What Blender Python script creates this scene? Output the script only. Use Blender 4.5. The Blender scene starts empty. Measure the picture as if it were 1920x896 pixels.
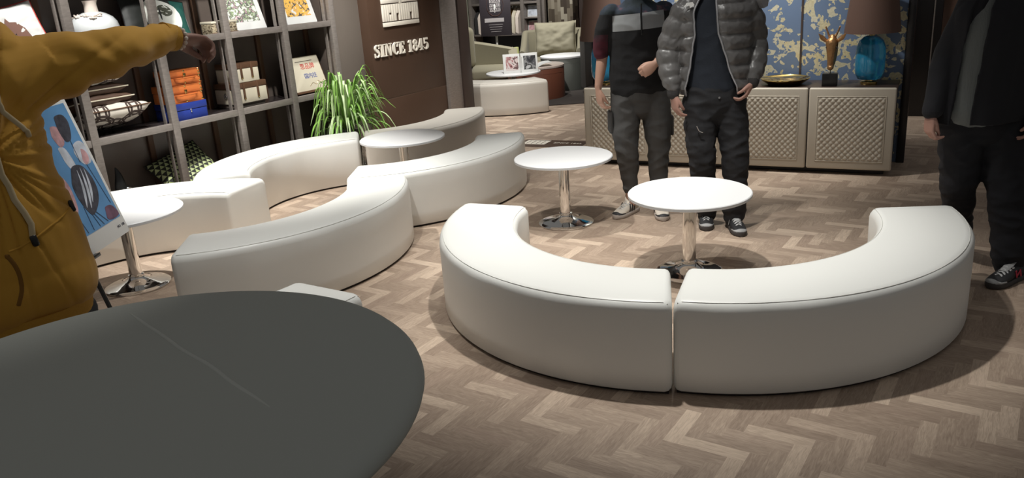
import bpy, bmesh, math, random
from mathutils import Vector, Matrix, noise
V = Vector
R = math.radians
PI = math.pi
random.seed(7)
scn = bpy.context.scene
col = scn.collection

# ---------------------------------------------------------------- camera
F_PX = 1517.0
cd = bpy.data.cameras.new('camera')
cd.sensor_fit = 'HORIZONTAL'; cd.sensor_width = 36.0
cd.lens = F_PX / 1920 * 36.0
cd.clip_start = 0.05; cd.clip_end = 100
cam = bpy.data.objects.new('camera', cd); col.objects.link(cam)
p_, r_ = R(18.12), R(-3.985)
fw = V((0, math.cos(p_), -math.sin(p_))); up0 = V((0, math.sin(p_), math.cos(p_))); rt0 = V((1, 0, 0))
cr = math.cos(r_) * rt0 + math.sin(r_) * up0
cu = -math.sin(r_) * rt0 + math.cos(r_) * up0
cam.matrix_world = Matrix(((cr.x, cu.x, -fw.x, 0), (cr.y, cu.y, -fw.y, 0), (cr.z, cu.z, -fw.z, 1.70), (0, 0, 0, 1)))
scn.camera = cam

# ---------------------------------------------------------------- light and exposure
scn.view_settings.view_transform = 'Standard'
scn.view_settings.look = 'None'
scn.view_settings.exposure = 0.0
scn.view_settings.gamma = 1.0
scn.view_settings.use_curve_mapping = False
world = bpy.data.worlds.new('world'); scn.world = world
world.use_nodes = True
bg = world.node_tree.nodes['Background']
bg.inputs['Color'].default_value = (1.0, 0.98, 0.95, 1); bg.inputs['Strength'].default_value = 0.15

def spot(loc, target, power, angle=70, blend=0.5, radius=0.05, colr=(1.0, 0.985, 0.94)):
    l = bpy.data.lights.new('ceiling_and_fill_spot', 'SPOT'); l.energy = power; l.color = colr
    l.spot_size = R(angle); l.spot_blend = blend; l.shadow_soft_size = radius
    o = bpy.data.objects.new('ceiling_and_fill_spot', l); col.objects.link(o); o.location = loc
    o.rotation_euler = (V(target) - V(loc)).to_track_quat('-Z', 'Y').to_euler()
    return o
spot((0.42, 3.75, 3.4), (0.80, 4.0, 0.2), 390, 66, 0.8)          # over the pair of front benches
spot((1.0, 4.5, 3.3), (1.25, 4.4, 0.2), 70, 64, 0.8)
spot((-0.10, 5.40, 3.2), (0.35, 5.5, 0.2), 200, 62, 0.7)         # over the chrome table and the two men
spot((-2.0, 5.6, 3.2), (-1.9, 5.9, 0.3), 620, 62, 0.7)           # over the back bench on the left
spot((-1.0, 3.9, 3.2), (-1.2, 4.6, 0.3), 170, 80, 0.9)
spot((-1.0, 7.4, 3.0), (-0.8, 8.5, 0.5), 290, 70, 0.9)           # towards plant and sign
spot((-2.6, 5.4, 3.1), (-3.4, 7.2, 0.9), 220, 75, 0.8)           # shelf wash
spot((-1.2, 6.3, 3.1), (-2.2, 8.3, 0.9), 300, 70, 0.8)
spot((-0.75, 3.7, 3.2), (-0.9, 3.5, 0.4), 75, 24, 0.8)  # narrow lamp added to brighten only the bench corner behind the big table
spot((-0.4, 2.9, 3.2), (-1.25, 2.2, 1.30), 55, 32, 0.9)          # fill lamp added to brighten the person in mustard
spot((1.6, 6.0, 3.0), (2.0, 7.1, 0.8), 200, 85, 0.8)             # wallpaper and sideboard
spot((1.7, 6.65, 3.1), (1.75, 7.15, 0.9), 150, 65, 0.6)
spot((0.3, 9.7, 3.1), (0.25, 10.6, 0.3), 300, 75, 0.8)           # lounge beyond the opening
spot((0.4, 12.0, 3.1), (0.6, 13.2, 0.8), 330, 90, 0.8)
spot((4.2, 8.2, 3.1), (4.5, 8.9, 0.3), 150, 80, 0.8)
spot((1.2, 7.9, 3.1), (0.6, 8.6, 0.0), 90, 80, 0.8)

# ---------------------------------------------------------------- materials
def nm(name):
    m = bpy.data.materials.new(name); m.use_nodes = True
    nt = m.node_tree
    return m, nt, nt.nodes['Principled BSDF']
def mat(name, c, rough=0.5, metal=0.0, bump=0.0, bscale=60.0, var=0.0, vscale=8.0, coat=0.0, trans=0.0, spec=None, emit=None, sheen=0.0, stretch=None):
    m, nt, b = nm(name)
    N, L = nt.nodes, nt.links
    b.inputs['Base Color'].default_value = (*c, 1); b.inputs['Roughness'].default_value = rough
    b.inputs['Metallic'].default_value = metal; b.inputs['Coat Weight'].default_value = coat
    b.inputs['Transmission Weight'].default_value = trans; b.inputs['Sheen Weight'].default_value = sheen
    if spec is not None: b.inputs['Specular IOR Level'].default_value = spec
    if emit: b.inputs['Emission Color'].default_value = (*emit[0], 1); b.inputs['Emission Strength'].default_value = emit[1]
    tc = N.new('ShaderNodeTexCoord'); mp = N.new('ShaderNodeMapping'); L.new(tc.outputs['Object'], mp.inputs[0])
    if stretch: mp.inputs['Scale'].default_value = stretch
    if bump:
        n = N.new('ShaderNodeTexNoise'); n.inputs['Scale'].default_value = bscale; n.inputs['Detail'].default_value = 4
        L.new(mp.outputs[0], n.inputs['Vector'])
        bp = N.new('ShaderNodeBump'); bp.inputs['Strength'].default_value = bump; bp.inputs['Distance'].default_value = 0.01
        L.new(n.outputs[0], bp.inputs['Height']); L.new(bp.outputs[0], b.inputs['Normal'])
    if var:
        n = N.new('ShaderNodeTexNoise'); n.inputs['Scale'].default_value = vscale; n.inputs['Detail'].default_value = 5
        L.new(mp.outputs[0], n.inputs['Vector'])
        r = N.new('ShaderNodeValToRGB'); e = r.color_ramp.elements
        e[0].position = 0.3; e[1].position = 0.7
        e[0].color = (*[x * (1 - var) for x in c], 1); e[1].color = (*[min(1, x * (1 + var)) for x in c], 1)
        L.new(n.outputs[0], r.inputs[0]); L.new(r.outputs[0], b.inputs['Base Color'])
    return m
class NB:
    """small node helper"""
    def __init__(s, name):
        s.m, s.nt, s.b = nm(name); s.N, s.L = s.nt.nodes, s.nt.links
    def n(s, t, **k):
        o = s.N.new(t)
        for a, v in k.items(): setattr(o, a, v)
        return o
    def put(s, v, sock):
        if isinstance(v, (int, float)): sock.default_value = v
        elif isinstance(v, tuple): sock.default_value = v
        else: s.L.new(v, sock)
    def math(s, op, a, b=0.0, c=0.0):
        o = s.n('ShaderNodeMath', operation=op)
        s.put(a, o.inputs[0]); s.put(b, o.inputs[1]); s.put(c, o.inputs[2])
        return o.outputs[0]
    def coord(s, scale=(1, 1, 1), which='Object'):
        tc = s.n('ShaderNodeTexCoord'); mp = s.n('ShaderNodeMapping'); s.L.new(tc.outputs[which], mp.inputs[0])
        mp.inputs['Scale'].default_value = scale
        return mp.outputs[0]
    def xyz(s, v):
        o = s.n('ShaderNodeSeparateXYZ'); s.L.new(v, o.inputs[0]); return o.outputs
    def mix(s, f, a, b):
        o = s.n('ShaderNodeMix', data_type='RGBA')
        s.put(f, o.inputs[0]); s.put(a if not isinstance(a, tuple) else (*a, 1), o.inputs[6]); s.put(b if not isinstance(b, tuple) else (*b, 1), o.inputs[7])
        return o.outputs[2]
    def noise(s, v, scale, detail=3):
        o = s.n('ShaderNodeTexNoise'); s.L.new(v, o.inputs['Vector']); o.inputs['Scale'].default_value = scale; o.inputs['Detail'].default_value = detail
        return o
    def ramp(s, f, stops, const=False):
        r = s.n('ShaderNodeValToRGB'); s.put(f, r.inputs[0]); e = r.color_ramp.elements
        if const: r.color_ramp.interpolation = 'CONSTANT'
        while len(e) < len(stops): e.new(0.5)
        for i, (p, c) in enumerate(stops): e[i].position = p; e[i].color = (*c, 1)
        return r.outputs[0]
    def out(s, c, rough=0.5, metal=0.0):
        s.put(c, s.b.inputs['Base Color']); s.put(rough, s.b.inputs['Roughness']); s.put(metal, s.b.inputs['Metallic'])
        return s.m

M = {}
M['leather'] = mat('white_leatherette', (0.80, 0.80, 0.765), 0.42, bump=0.10, bscale=9)
M['leather_seam'] = mat('seam_white', (0.62, 0.61, 0.57), 0.5)
M['beige_leather'] = mat('warm_white_leatherette', (0.62, 0.58, 0.52), 0.42, bump=0.10, bscale=9)
M['plinth'] = mat('black_base', (0.012, 0.008, 0.008), 0.7)
M['laminate'] = mat('white_laminate', (0.86, 0.86, 0.86), 0.35)
M['laminate_edge'] = mat('laminate_edge', (0.62, 0.63, 0.64), 0.4)
M['cloth_highlight'] = mat('stretch_cloth_highlight', (0.49, 0.51, 0.48), 0.7)  # cloth colour lightened to paint the light caught along the crease
M['chrome'] = mat('chrome', (0.78, 0.77, 0.75), 0.07, 1.0)
M['cloth'] = mat('stretch_cloth', (0.41, 0.43, 0.40), 0.75, bump=0.05, bscale=400)
M['dark_wood'] = mat('dark_wood', (0.035, 0.022, 0.018), 0.35, var=0.3, stretch=(8, 8, 0.6))
M['post'] = mat('taupe_metal', (0.25, 0.22, 0.20), 0.42, 0.25, var=0.12, vscale=20, stretch=(1, 1, 4))
M['shelf_back'] = mat('shelf_back_lacquer', (0.14, 0.112, 0.096), 0.3, var=0.25, vscale=1.5)
M['shelf_top'] = mat('shelf_top_dark', (0.035, 0.028, 0.028), 0.25)
M['taupe_wall'] = mat('taupe_wall', (0.15, 0.125, 0.105), 0.6, var=0.06, vscale=2)
M['sign_panel'] = mat('brown_panel', (0.075, 0.042, 0.027), 0.45, var=0.08, vscale=2)
M['cream_letter'] = mat('cream_letters', (0.80, 0.74, 0.64), 0.5)
M['groove'] = mat('groove_metal', (0.22, 0.16, 0.12), 0.4, 0.3)
M['black_trim'] = mat('black_trim', (0.012, 0.011, 0.013), 0.3)
M['brown_trim'] = mat('brown_trim', (0.045, 0.030, 0.025), 0.5)
M['gold'] = mat('polished_brass', (0.72, 0.52, 0.20), 0.14, 1.0)
M['silver'] = mat('silver', (0.7, 0.7, 0.7), 0.2, 1.0)
M['sb_leather'] = mat('sideboard_leather', (0.50, 0.45, 0.37), 0.5, bump=0.05, bscale=120)
M['beige_fabric'] = mat('olive_beige_fabric', (0.27, 0.245, 0.17), 0.85, bump=0.12, bscale=30, sheen=0.1)
M['beige_pillow'] = mat('beige_pillow', (0.36, 0.33, 0.24), 0.85, bump=0.2, bscale=14)
M['orange'] = mat('orange_leather', (0.72, 0.20, 0.05), 0.45, bump=0.05)
M['orange_edge'] = mat('orange_edging', (0.50, 0.13, 0.03), 0.45)
M['blue'] = mat('blue_leather', (0.02, 0.045, 0.28), 0.45)
M['cream'] = mat('cream_leather', (0.66, 0.60, 0.47), 0.5)
M['brown_leather'] = mat('brown_leather', (0.11, 0.055, 0.03), 0.45)
M['porcelain'] = mat('porcelain', (0.80, 0.83, 0.84), 0.15, coat=0.5)
M['bisque'] = mat('bisque_flowers', (0.78, 0.68, 0.60), 0.7)
M['brown_cushion'] = mat('brown_satin', (0.085, 0.045, 0.028), 0.55, bump=0.1, bscale=10)
M['skin'] = mat('skin', (0.50, 0.29, 0.21), 0.55, bump=0.05, bscale=120, var=0.05)
M['skin_shade'] = mat('skin_tan', (0.36, 0.20, 0.155), 0.55, bump=0.05, bscale=120, var=0.05)
M['hair'] = mat('black_hair', (0.012, 0.010, 0.010), 0.5, bump=0.3, bscale=150)
M['eye'] = mat('eye_dark', (0.02, 0.015, 0.01), 0.2)
M['mustard'] = mat('mustard_cotton', (0.52, 0.27, 0.028), 0.85, bump=0.04, bscale=500, sheen=0.15)
M['mustard_rib'] = mat('mustard_rib', (0.48, 0.25, 0.03), 0.9, bump=0.2, bscale=120)
M['pocket_shadow'] = mat('pocket_slit_shade', (0.20, 0.09, 0.012), 0.9)  # shade inside the pocket opening, painted as a dark brown strip
M['cord'] = mat('cotton_cord', (0.52, 0.42, 0.26), 0.9)
M['black_plastic'] = mat('black_plastic', (0.01, 0.01, 0.01), 0.3)
M['grey_trouser'] = mat('grey_trousers', (0.058, 0.056, 0.054), 0.85, bump=0.08, bscale=60)
M['black_denim'] = mat('black_denim', (0.011, 0.011, 0.013), 0.85, bump=0.1, bscale=200)
M['black_cotton'] = mat('black_cotton', (0.008, 0.008, 0.011), 0.9, bump=0.06, bscale=60)
M['navy_knit'] = mat('navy_knit', (0.012, 0.016, 0.024), 0.95, bump=0.2, bscale=150)
M['puffer'] = mat('grey_nylon', (0.098, 0.094, 0.092), 0.36, bump=0.35, bscale=16)
M['puffer_trim'] = mat('grey_reflective_tape', (0.30, 0.30, 0.31), 0.35, 0.3)
M['cuff_dark'] = mat('dark_rib', (0.03, 0.028, 0.028), 0.9, bump=0.3, bscale=150)
M['grey_tee'] = mat('grey_shirt', (0.145, 0.155, 0.15), 0.9, bump=0.3, bscale=60, stretch=(3, 3, 0.5))
M['shoe_white'] = mat('shoe_white', (0.62, 0.56, 0.48), 0.6)
M['shoe_black'] = mat('shoe_black', (0.02, 0.02, 0.022), 0.6)
M['shoe_grey'] = mat('shoe_grey', (0.33, 0.33, 0.33), 0.7)
M['shoe_red'] = mat('shoe_red', (0.45, 0.03, 0.06), 0.6)
M['sole'] = mat('rubber_sole', (0.45, 0.40, 0.36), 0.7)
M['sole_dark'] = mat('dark_sole', (0.05, 0.045, 0.045), 0.7)
M['lace'] = mat('laces', (0.55, 0.55, 0.55), 0.9)
M['glass_blue'] = mat('blue_glass', (0.05, 0.42, 0.72), 0.06, trans=0.6)
M['glass_clear'] = mat('clear_glass', (0.85, 0.9, 0.9), 0.03, trans=0.95)
M['shade_brown'] = mat('brown_lamp_shade', (0.10, 0.055, 0.04), 0.8, bump=0.1, bscale=300)
M['bronze'] = mat('bronze_gold', (0.42, 0.23, 0.10), 0.33, 0.85, bump=0.5, bscale=60)
M['leaf'] = mat('leaf_green', (0.19, 0.36, 0.07), 0.4, var=0.6, vscale=9)
M['leaf_light'] = mat('leaf_light', (0.46, 0.60, 0.30), 0.45, var=0.4, vscale=12)
M['soil'] = mat('soil', (0.03, 0.02, 0.015), 0.9, bump=0.5)
M['white'] = mat('white_paint', (0.8, 0.8, 0.78), 0.5)
M['paper'] = mat('paper', (0.78, 0.78, 0.76), 0.6)
M['red_ink'] = mat('red_ink', (0.6, 0.06, 0.05), 0.6)
M['blue_ink'] = mat('blue_ink', (0.06, 0.10, 0.35), 0.6)
M['poster_black'] = mat('poster_dark', (0.035, 0.028, 0.034), 0.45)
M['poster_ink'] = mat('poster_pale_ink', (0.45, 0.42, 0.42), 0.5)
M['poster_blue'] = mat('poster_blue', (0.13, 0.33, 0.62), 0.5, var=0.25, vscale=3)
M['petal_pink'] = mat('petal_pink', (0.62, 0.36, 0.38), 0.5, var=0.3, vscale=25)
M['petal_dark'] = mat('petal_dark', (0.06, 0.06, 0.08), 0.5, var=0.5, vscale=30)
M['petal_pale'] = mat('petal_pale', (0.62, 0.66, 0.74), 0.5, var=0.3, vscale=14)
M['petal_plum'] = mat('petal_plum', (0.16, 0.08, 0.13), 0.5, var=0.3, vscale=25)
M['tulip_stem'] = mat('tulip_stem', (0.04, 0.08, 0.16), 0.5)
M['sage_wall'] = mat('sage_wall', (0.42, 0.43, 0.34), 0.7)
M['drum_brown'] = mat('drum_brown_leather', (0.15, 0.052, 0.03), 0.4, bump=0.05)
M['drum_top'] = mat('drum_top', (0.62, 0.52, 0.46), 0.25)
M['drum_grey'] = mat('drum_grey', (0.12, 0.125, 0.11), 0.6)
M['chair_dark'] = mat('dark_grey_fabric', (0.055, 0.05, 0.045), 0.85)
M['rug'] = mat('dark_rug', (0.04, 0.032, 0.028), 0.95, bump=0.4, bscale=200)
M['copper_wall'] = None
M['shade_metal'] = mat('stand_metal', (0.4, 0.38, 0.35), 0.4, 0.6)
M['green_tube'] = mat('lime_post', (0.50, 0.52, 0.22), 0.5)

def m_floor():
    n = NB('herringbone_oak')
    at = n.n('ShaderNodeVertexColor', layer_name='plank').outputs[0]
    uv = n.n('ShaderNodeUVMap', uv_map='UVMap').outputs[0]
    mp = n.n('ShaderNodeMapping'); n.L.new(uv, mp.inputs[0]); mp.inputs['Scale'].default_value = (2.0, 16.0, 1)
    g = n.noise(mp.outputs[0], 7.0, 8); g.inputs['Distortion'].default_value = 1.4
    mp2 = n.n('ShaderNodeMapping'); n.L.new(uv, mp2.inputs[0]); mp2.inputs['Scale'].default_value = (4.0, 60.0, 1)
    g2 = n.noise(mp2.outputs[0], 6.0, 3)
    sep = n.n('ShaderNodeSeparateColor'); n.L.new(at, sep.inputs[0])
    t = n.math('ADD', n.math('ADD', n.math('MULTIPLY', sep.outputs[0], 0.40), 0.10), n.math('MULTIPLY', g.outputs[0], 0.72))
    t = n.math('ADD', t, n.math('MULTIPLY', g2.outputs[0], 0.18))
    c = n.ramp(t, [(0.28, (0.20, 0.142, 0.104)), (0.52, (0.31, 0.230, 0.172)), (0.74, (0.42, 0.322, 0.245)), (1.0, (0.60, 0.475, 0.365))])
    hue = n.mix(n.math('MULTIPLY', sep.outputs[1], 0.16), c, (0.36, 0.25, 0.20))
    bp = n.n('ShaderNodeBump'); bp.inputs['Strength'].default_value = 0.15; bp.inputs['Distance'].default_value = 0.002
    n.L.new(g.outputs[0], bp.inputs['Height']); n.L.new(bp.outputs[0], n.b.inputs['Normal'])
    return n.out(hue, 0.50)
M['floor'] = m_floor()
def m_wallpaper():
    n = NB('gold_leaf_wallpaper')
    v = n.coord()
    w = n.noise(v, 5.0, 4)
    mx = n.n('ShaderNodeVectorMath', operation='MULTIPLY_ADD'); n.L.new(w.outputs[1], mx.inputs[0]); mx.inputs[1].default_value = (0.16, 0.16, 0.16); n.L.new(v, mx.inputs[2])
    def patches(scale, thr, dist):
        vo = n.n('ShaderNodeTexVoronoi'); vo.inputs['Scale'].default_value = scale; n.L.new(mx.outputs[0], vo.inputs['Vector'])
        sc = n.n('ShaderNodeSeparateColor'); n.L.new(vo.outputs['Color'], sc.inputs[0])
        a = n.math('GREATER_THAN', sc.outputs[0], thr)
        b = n.math('LESS_THAN', vo.outputs['Distance'], dist)
        return n.math('MULTIPLY', a, b), sc.outputs[1]
    vo = n.n('ShaderNodeTexVoronoi'); vo.inputs['Scale'].default_value = 15.0; n.L.new(mx.outputs[0], vo.inputs['Vector'])
    sc = n.n('ShaderNodeSeparateColor'); n.L.new(vo.outputs['Color'], sc.inputs[0]); cb = sc.outputs[1]
    big = n.noise(v, 3.6, 2)
    a = n.math('GREATER_THAN', n.math('ADD', big.outputs[0], n.math('MULTIPLY', sc.outputs[0], 0.42)), 0.745)
    b, _ = patches(24.0, 0.80, 0.42)
    msk = n.math('MAXIMUM', a, b)
    fine = n.noise(v, 70.0, 3)
    gold = n.mix(fine.outputs[0], (0.34, 0.26, 0.09), (0.86, 0.79, 0.52))
    gold = n.mix(n.math('MULTIPLY', cb, 0.6), gold, (0.62, 0.62, 0.55))
    hole = n.math('GREATER_THAN', n.noise(v, 30.0, 5).outputs[0], 0.43)
    msk = n.math('MULTIPLY', msk, hole)
    c = n.mix(msk, (0.115, 0.165, 0.26), gold)
    n.out(c, 0.42, n.math('MULTIPLY', msk, 0.35))
    return n.m
M['wallpaper'] = m_wallpaper()
def m_lattice():
    n = NB('lattice_print')
    s = n.xyz(n.coord((1, 1, 1), 'UV'))
    def ring(cx, cy, r, w, sx=1.0):
        dx = n.math('MULTIPLY', n.math('SUBTRACT', n.math('FRACT', n.math('ADD', n.math('MULTIPLY', s[0], 2.0), cx)), 0.5), sx)
        dy = n.math('SUBTRACT', n.math('FRACT', n.math('ADD', n.math('MULTIPLY', s[1], 2.0), cy)), 0.5)
        d = n.math('SQRT', n.math('ADD', n.math('MULTIPLY', dx, dx), n.math('MULTIPLY', dy, dy)))
        return n.math('LESS_THAN', n.math('ABSOLUTE', n.math('SUBTRACT', d, r)), w)
    t = n.math('MAXIMUM', ring(0, 0, 0.40, 0.035), ring(0.5, 0.5, 0.40, 0.035))
    t = n.math('MAXIMUM', t, ring(0, 0, 0.26, 0.03)); t = n.math('MAXIMUM', t, ring(0.5, 0.0, 0.2, 0.03)); t = n.math('MAXIMUM', t, ring(0.0, 0.5, 0.2, 0.03))
    return n.out(n.mix(t, (0.66, 0.60, 0.52), (0.055, 0.035, 0.028)), 0.7)
M['lattice'] = m_lattice()
def m_triangles():
    n = NB('triangle_print')
    s = n.xyz(n.coord((11, 11, 1), 'UV'))
    fx = n.math('FRACT', n.math('ADD', s[0], n.math('MULTIPLY', n.math('FLOOR', s[1]), 0.5))); fy = n.math('FRACT', s[1])
    t = n.math('LESS_THAN', n.math('ADD', n.math('MULTIPLY', n.math('ABSOLUTE', n.math('SUBTRACT', fx, 0.5)), 2.0), fy), 0.92)
    c = n.mix(n.noise(n.coord((1, 1, 1), 'UV'), 5, 2).outputs[0], (0.30, 0.40, 0.10), (0.60, 0.62, 0.42))
    return n.out(n.mix(t, (0.02, 0.022, 0.018), c), 0.8)
M['triangles'] = m_triangles()
def m_butterfly():
    n = NB('butterfly_print')
    s = n.xyz(n.coord((1, 1, 1), 'UV'))
    def ell(cx, cy, rx, ry):
        dx = n.math('DIVIDE', n.math('SUBTRACT', s[0], cx), rx); dy = n.math('DIVIDE', n.math('SUBTRACT', s[1], cy), ry)
        return n.math('LESS_THAN', n.math('ADD', n.math('MULTIPLY', dx, dx), n.math('MULTIPLY', dy, dy)), 1.0)
    c = n.mix(n.math('GREATER_THAN', s[0], 0.74), (0.015, 0.017, 0.015), (0.012, 0.085, 0.07))
    c = n.mix(ell(0.55, 0.5, 0.30, 0.42), c, (0.75, 0.76, 0.70))
    vn = n.noise(n.coord((1, 1, 1), 'UV'), 14, 3)
    wing = n.math('MULTIPLY', n.math('MAXIMUM', ell(0.62, 0.66, 0.12, 0.13), ell(0.46, 0.60, 0.09, 0.10)), n.math('GREATER_THAN', vn.outputs[0], 0.44))
    c = n.mix(wing, c, (0.07, 0.075, 0.05))
    c = n.mix(ell(0.53, 0.56, 0.015, 0.16), c, (0.02, 0.02, 0.02))
    return n.out(c, 0.6)
M['butterfly'] = m_butterfly()
def m_photo(name, cols, scale=9, seed=0.0):
    n = NB(name)
    v = n.coord((1, 1, 1), 'Object'); mp = n.n('ShaderNodeMapping'); n.L.new(v, mp.inputs[0]); mp.inputs['Location'].default_value = (seed, seed * 2, seed * 3)
    a = n.noise(mp.outputs[0], scale, 6); a.inputs['Distortion'].default_value = 0.6
    st = [(0.30 + 0.45 * i / len(cols), c) for i, c in enumerate(cols)]
    return n.out(n.ramp(a.outputs[0], st, True), 0.5)
M['art_a'] = m_photo('crowd_artwork', [(0.7, 0.7, 0.68), (0.72, 0.72, 0.7), (0.28, 0.36, 0.2), (0.12, 0.12, 0.12), (0.55, 0.35, 0.4), (0.75, 0.75, 0.75)], 32, 1)
M['art_b'] = m_photo('tiger_artwork', [(0.75, 0.75, 0.73), (0.72, 0.42, 0.12), (0.85, 0.5, 0.1), (0.1, 0.08, 0.08), (0.78, 0.78, 0.76)], 20, 4)
M['photo_a'] = m_photo('group_photo', [(0.10, 0.04, 0.04), (0.45, 0.22, 0.22), (0.7, 0.6, 0.58), (0.15, 0.08, 0.08), (0.6, 0.4, 0.4)], 13, 2)
M['photo_b'] = m_photo('grey_photo', [(0.03, 0.03, 0.035), (0.10, 0.10, 0.11), (0.28, 0.28, 0.28), (0.05, 0.05, 0.05), (0.5, 0.5, 0.5)], 10, 6)
M['carved'] = m_photo('carved_box', [(0.05, 0.035, 0.02), (0.45, 0.38, 0.26), (0.10, 0.07, 0.04), (0.5, 0.42, 0.3)], 45, 3)
M['horse_a'] = mat('horse_brown', (0.22, 0.11, 0.08), 0.6)
def m_copper():
    n = NB('copper_wall')
    v = n.coord()
    a = n.noise(v, 3.0, 5)
    c = n.ramp(a.outputs[0], [(0.3, (0.085, 0.045, 0.03)), (0.55, (0.13, 0.072, 0.05)), (0.8, (0.20, 0.12, 0.085))])
    vo = n.n('ShaderNodeTexVoronoi'); vo.inputs['Scale'].default_value = 2.2; n.L.new(v, vo.inputs['Vector'])
    ring = n.math('LESS_THAN', n.math('ABSOLUTE', n.math('SUBTRACT', vo.outputs['Distance'], 0.34)), 0.03)
    return n.out(n.mix(n.math('MULTIPLY', ring, 0.8), c, (0.035, 0.02, 0.015)), 0.5, 0.1)
M['copper_wall'] = m_copper()
def m_strips():
    n = NB('wood_strip_panel')
    s = n.xyz(n.coord())
    ix = n.math('FLOOR', n.math('MULTIPLY', s[0], 20.0))
    off = n.math('FRACT', n.math('MULTIPLY', n.math('SINE', n.math('MULTIPLY', ix, 12.9)), 43.7))
    iz = n.math('FLOOR', n.math('ADD', n.math('MULTIPLY', s[2], 5.0), n.math('MULTIPLY', off, 5.0)))
    cmb = n.n('ShaderNodeCombineXYZ'); n.L.new(ix, cmb.inputs[0]); n.L.new(iz, cmb.inputs[1])
    wn = n.n('ShaderNodeTexWhiteNoise', noise_dimensions='2D'); n.L.new(cmb.outputs[0], wn.inputs['Vector'])
    return n.out(n.ramp(wn.outputs[0], [(0, (0.05, 0.035, 0.025)), (0.5, (0.15, 0.12, 0.085)), (1, (0.42, 0.38, 0.30))]), 0.6)
M['strips'] = m_strips()
def m_track():
    """track top: black body with a pale chest block, printed bands higher up and a dark red panel on the sleeve"""
    n = NB('colour_block_jersey')
    s = n.xyz(n.coord())
    inx = n.math('MULTIPLY', n.math('GREATER_THAN', s[0], -0.185), n.math('LESS_THAN', s[0], 0.155))
    blk = n.math('MULTIPLY', n.math('GREATER_THAN', s[2], n.math('ADD', n.math('MULTIPLY', s[0], 0.04), 1.295)), n.math('LESS_THAN', s[2], n.math('ADD', n.math('MULTIPLY', s[0], 0.06), 1.40)))
    front = n.math('LESS_THAN', s[1], 0.0)
    zip_ = n.math('GREATER_THAN', n.math('ABSOLUTE', n.math('ADD', s[0], 0.005)), 0.006)
    blk = n.math('MULTIPLY', n.math('MULTIPLY', blk, inx), n.math('MULTIPLY', front, zip_))
    a = n.noise(n.coord(), 9.0, 3)
    prt = n.ramp(a.outputs[0], [(0.35, (0.012, 0.02, 0.024)), (0.55, (0.03, 0.04, 0.06)), (0.62, (0.14, 0.06, 0.08)), (0.7, (0.06, 0.12, 0.11))])
    c = n.mix(n.math('GREATER_THAN', s[2], 1.40), (0.008, 0.008, 0.009), prt)
    slv = n.math('MULTIPLY', n.math('LESS_THAN', s[0], -0.215), n.math('LESS_THAN', s[2], 1.27))
    c = n.mix(slv, c, n.ramp(a.outputs[0], [(0.4, (0.010, 0.008, 0.010)), (0.6, (0.075, 0.010, 0.020))]))
    c = n.mix(blk, c, (0.30, 0.31, 0.315))
    rg = n.math('SUBTRACT', 0.9, n.math('MULTIPLY', blk, 0.6))
    return n.out(c, rg)
M['track'] = m_track()

# ---------------------------------------------------------------- mesh helpers
ORG = {}
def finish(name, bm, m, parent=None, smooth=True, angle=40, extra=()):
    bmesh.ops.recalc_face_normals(bm, faces=bm.faces)
    me = bpy.data.meshes.new(name); bm.to_mesh(me); bm.free()
    return link(name, me, m, parent, smooth, angle, extra)
def link(name, me, m, parent=None, smooth=True, angle=40, extra=()):
    if m is not None and not me.materials: me.materials.append(M[m] if isinstance(m, str) else m)
    for e in extra: me.materials.append(M[e])
    o = bpy.data.objects.new(name, me); col.objects.link(o)
    if parent is None:
        xs = [v.co for v in me.vertices]
        org = V(((min(v.x for v in xs) + max(v.x for v in xs)) / 2, (min(v.y for v in xs) + max(v.y for v in xs)) / 2, min(v.z for v in xs)))
        o.location = org
    else:
        org = ORG[parent.name]; o.parent = parent
    me.transform(Matrix.Translation(-org)); ORG[o.name] = org
    if smooth:
        for p in me.polygons: p.use_smooth = True
        bm2 = bmesh.new(); bm2.from_mesh(me)
        for e in bm2.edges:
            if len(e.link_faces) == 2 and e.calc_face_angle(0) > R(angle): e.smooth = False
        bm2.to_mesh(me); bm2.free()
    me.update()
    return o
def tag(o, label, cat, group=None):
    o['label'] = label; o['category'] = cat
    if group: o['group'] = group
    return o
def thing(name, label, cat, loc, group=None):
    o = bpy.data.objects.new(name, None); col.objects.link(o); o.location = loc; o.empty_display_size = 0.1
    ORG[o.name] = V(loc)
    return tag(o, label, cat, group)
def struct(o):
    o['kind'] = 'structure'; return o
ID = Matrix.Identity(4)
def box(bm, x0, x1, y0, y1, z0, z1, Mx=ID, bev=0.0, seg=2):
    vs = [bm.verts.new((x, y, z)) for z in (z0, z1) for y in (y0, y1) for x in (x0, x1)]
    fs = [bm.faces.new([vs[i] for i in q]) for q in ((0, 2, 3, 1), (4, 5, 7, 6), (0, 1, 5, 4), (2, 6, 7, 3), (0, 4, 6, 2), (1, 3, 7, 5))]
    if bev:
        es = list({e for f in fs for e in f.edges})
        r = bmesh.ops.bevel(bm, geom=es, offset=bev, segments=seg, profile=0.5, affect='EDGES')
        vs = list({v for f in r['faces'] for v in f.verts} | {v for v in vs if v.is_valid})
    for v in vs: v.co = Mx @ v.co
    return bm
def nbox(*a, **k):
    return box(bmesh.new(), *a, **k)
def rings(bm, rs, cap=True, closed=True):
    R_ = [[bm.verts.new(p) for p in r] for r in rs]
    n = len(rs[0])
    for a, b in zip(R_, R_[1:]):
        for i in range(n if closed else n - 1):
            j = (i + 1) % n
            bm.faces.new((a[i], a[j], b[j], b[i]))
    if cap and closed:
        bm.faces.new(R_[0][::-1]); bm.faces.new(R_[-1])
    return R_
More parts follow.
